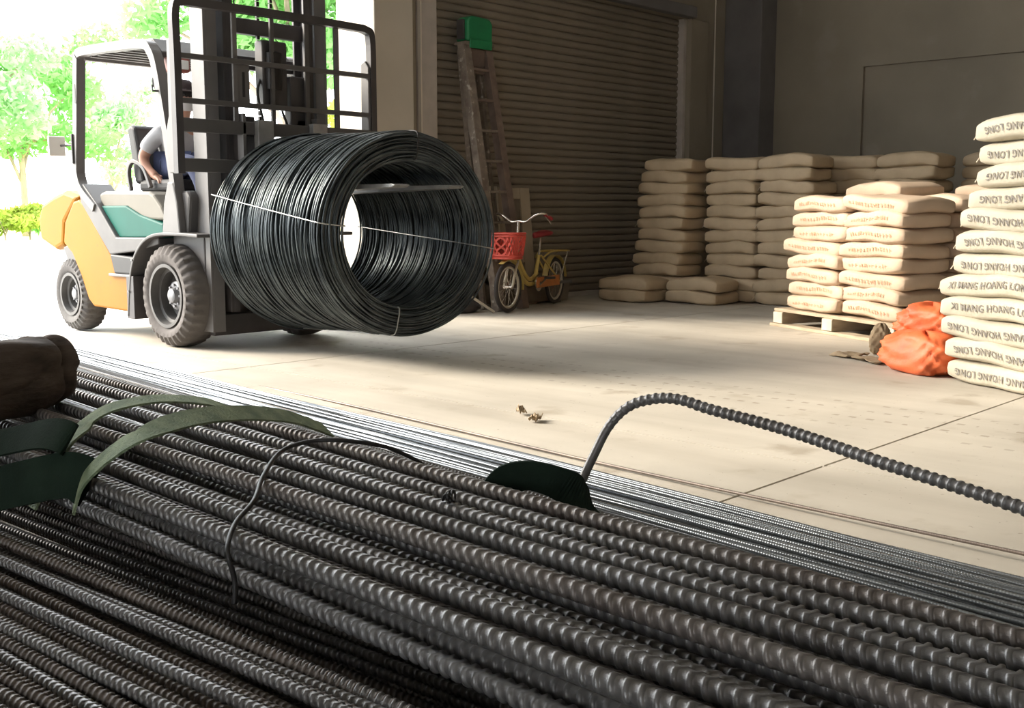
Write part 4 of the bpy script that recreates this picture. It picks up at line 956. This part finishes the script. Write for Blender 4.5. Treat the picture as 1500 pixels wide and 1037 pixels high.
# ------------------------------------------------------------------ bicycle
def bicycle():
    F0 = Vector((7.25, 6.93, 0)); dr = Vector((.945,.327,0)).normalized(); sd = Vector((-dr.y, dr.x, 0))
    r = thing('bicycle', tuple(F0+dr*.5), 'small yellow bicycle with red basket and red saddle parked by the shutter', 'bicycle')
    def p(s, z, n=0.):
        s = s if s < .24 else .24+(s-.24)*1.14
        return F0+dr*s+sd*n+Vector((0,0,z))
    def wheel(c, R, ax, nm):
        e1 = Vector((0,0,1)); e2 = ax.cross(e1).normalized()
        w_ = MB().tube([c+(e1*math.cos(a)+e2*math.sin(a))*R for a in [i*2*PI/40 for i in range(40)]], .021, 8, closed=True).build('wheel', 'bike_tyre', r, smooth='all')
        MB().tube([c+(e1*math.cos(a)+e2*math.sin(a))*(R-.026) for a in [i*2*PI/40 for i in range(40)]], .013, 8, closed=True).build('rim', 'bike_white', w_, smooth='all')
        for k in range(18):
            a = 2*PI*k/18; MB().tube([c+ax*(.018*(-1)**k), c+(e1*math.cos(a)+e2*math.sin(a))*(R-.03)], .0022, 4).build('spoke', 'chrome', w_)
        MB().tube([c-ax*.045, c+ax*.045], .016, 10).build('hub', 'chrome', w_)
        return w_
    st = math.radians(-6); fdir = Vector((dr.x*math.cos(st)-dr.y*math.sin(st), dr.x*math.sin(st)+dr.y*math.cos(st), 0)); fax = Vector((-fdir.y, fdir.x, 0))
    R = .212; cf = p(0, R+.021); cr = p(1.02, R+.021)
    wheel(cf, R, fax, 'front'); wheel(cr, R, sd, 'rear')
    hb, ht = p(.155,.47), p(.205,.62)
    for s in (-1, 1):
        fk = MB().tube(smoothpath([cf+fax*(.045*s), cf+fax*(.045*s)+Vector((0,0,.13))+fdir*.05, hb+fax*(.035*s)], 5), .012, 8).build('fork_blade', 'bike_white', r, smooth='all')
    MB().sweep(smoothpath([cf+(fdir*math.cos(a)+Vector((0,0,1))*math.sin(a))*(R+.04) for a in [-.15+ i*.28 for i in range(9)]], 3), .05, .004, ref=tuple(fax)).build('front_mudguard', 'bike_yellow', r)
    MB().tube([hb, ht], .022, 12).build('head_tube', 'bike_yellow', r, smooth=True)
    MB().tube([ht, p(.235,.835)], .013, 10).build('stem', 'chrome', r, smooth=True)
    bb, sc_ = p(.56,.235), p(.66,.50)
    MB().tube(smoothpath([p(.18,.57), p(.30,.40), p(.46,.28), p(.62,.33)], 6), .019, 10).build('upper_tube', 'bike_yellow', r, smooth='all')
    MB().tube(smoothpath([p(.165,.50), p(.27,.34), p(.42,.24), bb], 6), .021, 10).build('down_tube', 'bike_yellow', r, smooth='all')
    MB().tube([bb, sc_], .019, 10).build('seat_tube', 'bike_yellow', r, smooth=True)
    MB().tube([sc_, p(.70,.665)], .012, 10).build('seat_post', 'chrome', r, smooth=True)
    for s in (-1, 1):
        MB().tube([bb+sd*(.03*s), cr+sd*(.055*s)], .010, 8).build('chain_stay', 'bike_yellow', r)
        MB().tube([sc_+sd*(.025*s), cr+sd*(.055*s)], .009, 8).build('seat_stay', 'bike_yellow', r)
        MB().tube([p(1.20,.525,.06*s), cr+sd*(.06*s)], .006, 6).build('rack_stay', 'chrome', r)
        MB().tube(smoothpath([p(.68,.48,.04*s), p(.80,.53,.06*s), p(1.0,.535,.065*s), p(1.26,.525,.05*s)], 5), .009, 8).build('rack_rail', 'bike_yellow', r, smooth='all')
    for k in range(4): MB().tube([p(.84+k*.12,.532,-.06), p(.84+k*.12,.532,.06)], .006, 6).build('rack_bar', 'bike_yellow', r)
    MB().sweep([cr+(dr*math.cos(a)+Vector((0,0,1))*math.sin(a))*(R+.045) for a in [.1+i*.14 for i in range(21)]], .06, .004, ref=tuple(sd)).build('rear_mudguard', 'bike_yellow', r)
    MB().prism([(-.005,.0),(.0,.0)], 0, 1) if False else None
    MB().tube([bb-sd*.07, bb+sd*.07], .02, 10).build('bottom_bracket', 'chrome', r)
    cw_ = MB().lathe([(-.004,.0),(-.004,.075),(.004,.075),(.004,0.)], (0,0,0), 'x', 24)
    cw_.xf(Matrix.Translation(bb-sd*.05) @ sd.to_track_quat('X','Z').to_matrix().to_4x4()).build('chainring', 'chrome', r)
    MB().sweep([p(.52,.30,-.058), p(.60,.315,-.058), p(.85,.30,-.058), p(1.04,.26,-.058), p(1.03,.20,-.058), p(.80,.17,-.058), p(.55,.16,-.058)], .012, .11, ref=tuple(sd)).build('chain_guard', 'bike_orange', r) if False else MB().bar(p(.50,.245,-.06), p(1.0,.245,-.06), .012, .10).build('chain_guard', 'bike_orange', r, bevel=.003)
    for s, (ds, dz) in ((-1, (.11,.05)), (1, (-.11,-.05))):
        c = MB().tube([bb+sd*(.075*s), bb+sd*(.085*s)+dr*ds+Vector((0,0,dz))], .009, 8).build('crank', 'chrome', r)
        q = bb+sd*(.12*s)+dr*ds+Vector((0,0,dz)); MB().box(q.x-.045, q.x+.045, q.y-.035, q.y+.035, q.z-.012, q.z+.012).build('pedal', 'dark_paint', c, bevel=.004)
    MB().tube([p(1.0,.20,.07), p(1.10,.012,.14)], .008, 8).build('kickstand', 'chrome', r)
    # saddle
    sv = []; 
    for (s, z, wd) in ((.56,.695,.02),(.62,.70,.035),(.70,.705,.06),(.77,.715,.085),(.82,.715,.08),(.845,.71,.05)):
        for a in range(10):
            t = 2*PI*a/10; sv.append(p(s, z+.028*math.sin(t), wd*math.cos(t)))
    MB().add(sv, [(i*10+k, i*10+(k+1)%10, (i+1)*10+(k+1)%10, (i+1)*10+k) for i in range(5) for k in range(10)]+[tuple(range(10))[::-1], tuple(50+k for k in range(10))]).build('saddle', 'saddle_red', r, smooth='all')
    # handlebar
    c = p(.235,.835)
    hbp = [c+fax*.27+fdir*.13+Vector((0,0,.02)), c+fax*.25+fdir*.03+Vector((0,0,.07)), c+fax*.17-fdir*.0+Vector((0,0,.05)), c+fax*.08+Vector((0,0,-.005)), c, c-fax*.08+Vector((0,0,-.005)), c-fax*.17+Vector((0,0,.05)), c-fax*.25+fdir*.03+Vector((0,0,.07)), c-fax*.27+fdir*.15+Vector((0,0,.02))]
    h = MB().tube(smoothpath(hbp, 6), .012, 10).build('handlebar', 'chrome', r, smooth='all')
    for s in (0, -1):
        a, b = (hbp[0], hbp[0].lerp(hbp[1], .85)) if s == 0 else (hbp[-1], hbp[-1].lerp(hbp[-2], .85)); MB().tube([a, b], .017, 10).build('grip', 'saddle_red' if s else 'bike_white', h)
        MB().tube([b+Vector((0,0,-.01)), b.lerp(a, .9)+Vector((0,0,-.05))], .005, 6).build('brake_lever', 'chrome', h)
    # basket: woven strips round a tapered tub
    bc = p(.03,.50)-fdir*.04; bk = MB()
    def bp(t, k):
        wx, wy = .095+.025*k, .130+.030*k
        e = .55; c_, s_ = math.cos(t), math.sin(t)
        return bc+fdir*(math.copysign(abs(c_)**e, c_)*wx)+fax*(math.copysign(abs(s_)**e, s_)*wy)+Vector((0,0,.225*k))
    b_ = MB().add([bp(2*PI*i/28, 0) for i in range(28)], [tuple(range(28))]).build('basket', 'bike_red', r)
    for k in (0, .12, .9, 1.0): MB().tube([bp(2*PI*i/40, k) for i in range(40)], .009, 6, closed=True).build('hoop', 'bike_red', b_, smooth='all')
    MB().add([bp(2*PI*i/40, .02+.12*j) for j in range(2) for i in range(40)], [(i, (i+1)%40, 40+(i+1)%40, 40+i) for i in range(40)]).build('band', 'bike_red', b_)
    for k in range(22):
        t0 = 2*PI*k/22
        for s in (-1, 1): MB().sweep([bp(t0+s*j*.10, .1+.8*j/6) for j in range(7)], .018, .004, ref=tuple(fax*.3+Vector((0,0,1)))).build('strip', 'bike_red', b_)
bicycle()

# ------------------------------------------------------------------ trees and shrubs in the yard
def leaf_mesh(name, blobs, n, size, m, seed):
    g = np.random.default_rng(seed); Vs = []; w = np.array([b[3]*b[4]*b[5] for b in blobs])**.67; w = w/w.sum()
    for b, k in zip(blobs, (w*n).astype(int)):
        d = g.normal(size=(k, 3)); d /= np.linalg.norm(d, axis=1, keepdims=True); rad = g.random(k)[:, None]**.38
        c = np.array(b[:3])+d*rad*np.array(b[3:6])
        a = g.normal(size=(k, 3)); a /= np.linalg.norm(a, axis=1, keepdims=True); q = g.normal(size=(k, 3)); q -= a*np.sum(a*q, 1, keepdims=True); q /= np.linalg.norm(q, axis=1, keepdims=True)
        s = size*g.uniform(.6, 1.4, (k, 1))
        Vs.append(np.stack([c-a*s, c+q*s*.42, c+a*s, c-q*s*.42], 1))
    V = np.concatenate(Vs).reshape(-1, 3); F = np.arange(len(V)).reshape(-1, 4)
    return np_mesh(name, V, F, m, smooth=False)
def tree(x, y, h, blobs, n, size, m, label, seed, trunk_r=.16, lean=0., name='tree'):
    r = thing(name, (x, y, 0), label, 'tree' if name == 'tree' else 'shrub', 'greenery beyond the yard')
    top = h
    MB().tube(smoothpath([(x,y,0),(x+lean*.3,y,h*.35),(x+lean*.7,y+.1,h*.7),(x+lean,y+.1,h)], 4), [trunk_r*(1-.6*i/12) for i in range(13)], 8).build('trunk', 'bark', r, smooth='all')
    for k, b in enumerate(blobs[:5]):
        z0 = h*(.35+.1*k); MB().tube(smoothpath([(x+lean*.4,y,z0),((x+lean*.5+x+b[0])/2,y+b[1]*.4,(z0+b[2])/2+.2),(x+b[0],y+b[1],b[2])], 4), [trunk_r*.45*(1-.7*i/8) for i in range(9)], 6).build('branch', 'bark', r, smooth='all')
    o = inst('foliage', leaf_mesh('foliage', blobs, n, size, m, seed), r); o['kind'] = 'stuff'
    return r
def crown(seed, n, rx, ry, z0, z1, br):
    g = random.Random(seed); return [(g.uniform(-rx, rx), g.uniform(-ry, ry), g.uniform(z0, z1), br*g.uniform(.7, 1.3), br*g.uniform(.7, 1.3), br*g.uniform(.45, .8)) for _ in range(n)]
def at_uv(u, D):   # plan position on a bearing, in metres from the viewpoint
    a = YAW - math.atan((u-750)/FPX); d = D/math.cos(a-YAW); return d*math.cos(a), d*math.sin(a)
x, y = at_uv(43, 40); tree(x, y, 5.2, crown(1, 22, 2.6, 1.6, 3.2, 8.0, 1.0), 5200, .17, 'leaf', 'spreading green tree with a slim forked trunk, farthest left beyond the yard', 11)
x, y = at_uv(170, 46); tree(x, y, 4.6, crown(2, 14, 1.5, 1.4, 2.4, 6.2, .9), 2600, .17, 'leaf_pale', 'pale green young tree seen through the forklift guard', 12)
x, y = at_uv(-60, 34); tree(x, y, 5.0, crown(8, 18, 2.2, 1.6, 3.0, 7.4, 1.0), 6000, .17, 'leaf_pale', 'tree cut by the left edge of the picture', 18)
x, y = at_uv(420, 22); tree(x, y, 5.5, crown(3, 22, 2.1, 1.6, 3.9, 6.4, .75)+[(-.2,-.2,4.1,.6,.6,.5),(.9,-.3,4.0,.6,.6,.6),(-.9,-.2,4.4,.6,.6,.5)], 11000, .12, 'leaf', 'leafy tree whose crown hangs above the fork mast', 13, lean=.6)
x, y = at_uv(520, 30); tree(x, y, 3.4, crown(4, 14, 1.1, 1.0, .9, 4.2, .7), 5000, .13, 'leaf_yellow', 'yellow-green tree seen through the load backrest beside the pillar', 14)
for k, (u, D, sz, m, lb) in enumerate(((12, 33, .75, 'leaf_yellow', 'low yellow-green shrub at the left edge of the picture'), (48, 34, .65, 'leaf_yellow', 'low yellow shrub under the spreading tree'), (88, 35, .7, 'leaf', 'round green shrub just left of the forklift'), (180, 36, .6, 'leaf_pale', 'pale shrub behind the forklift guard'), (470, 34, .8, 'leaf_yellow', 'yellow-green shrub right of the fork mast'), (-40, 33, .7, 'leaf', 'green shrub outside the left edge'))):
    x, y = at_uv(u, D); tree(x, y, .5, crown(20+k, 6, .6, .5, .35, .95, sz*.6), 1500, .10, m, lb, 30+k, trunk_r=.03, name='shrub')
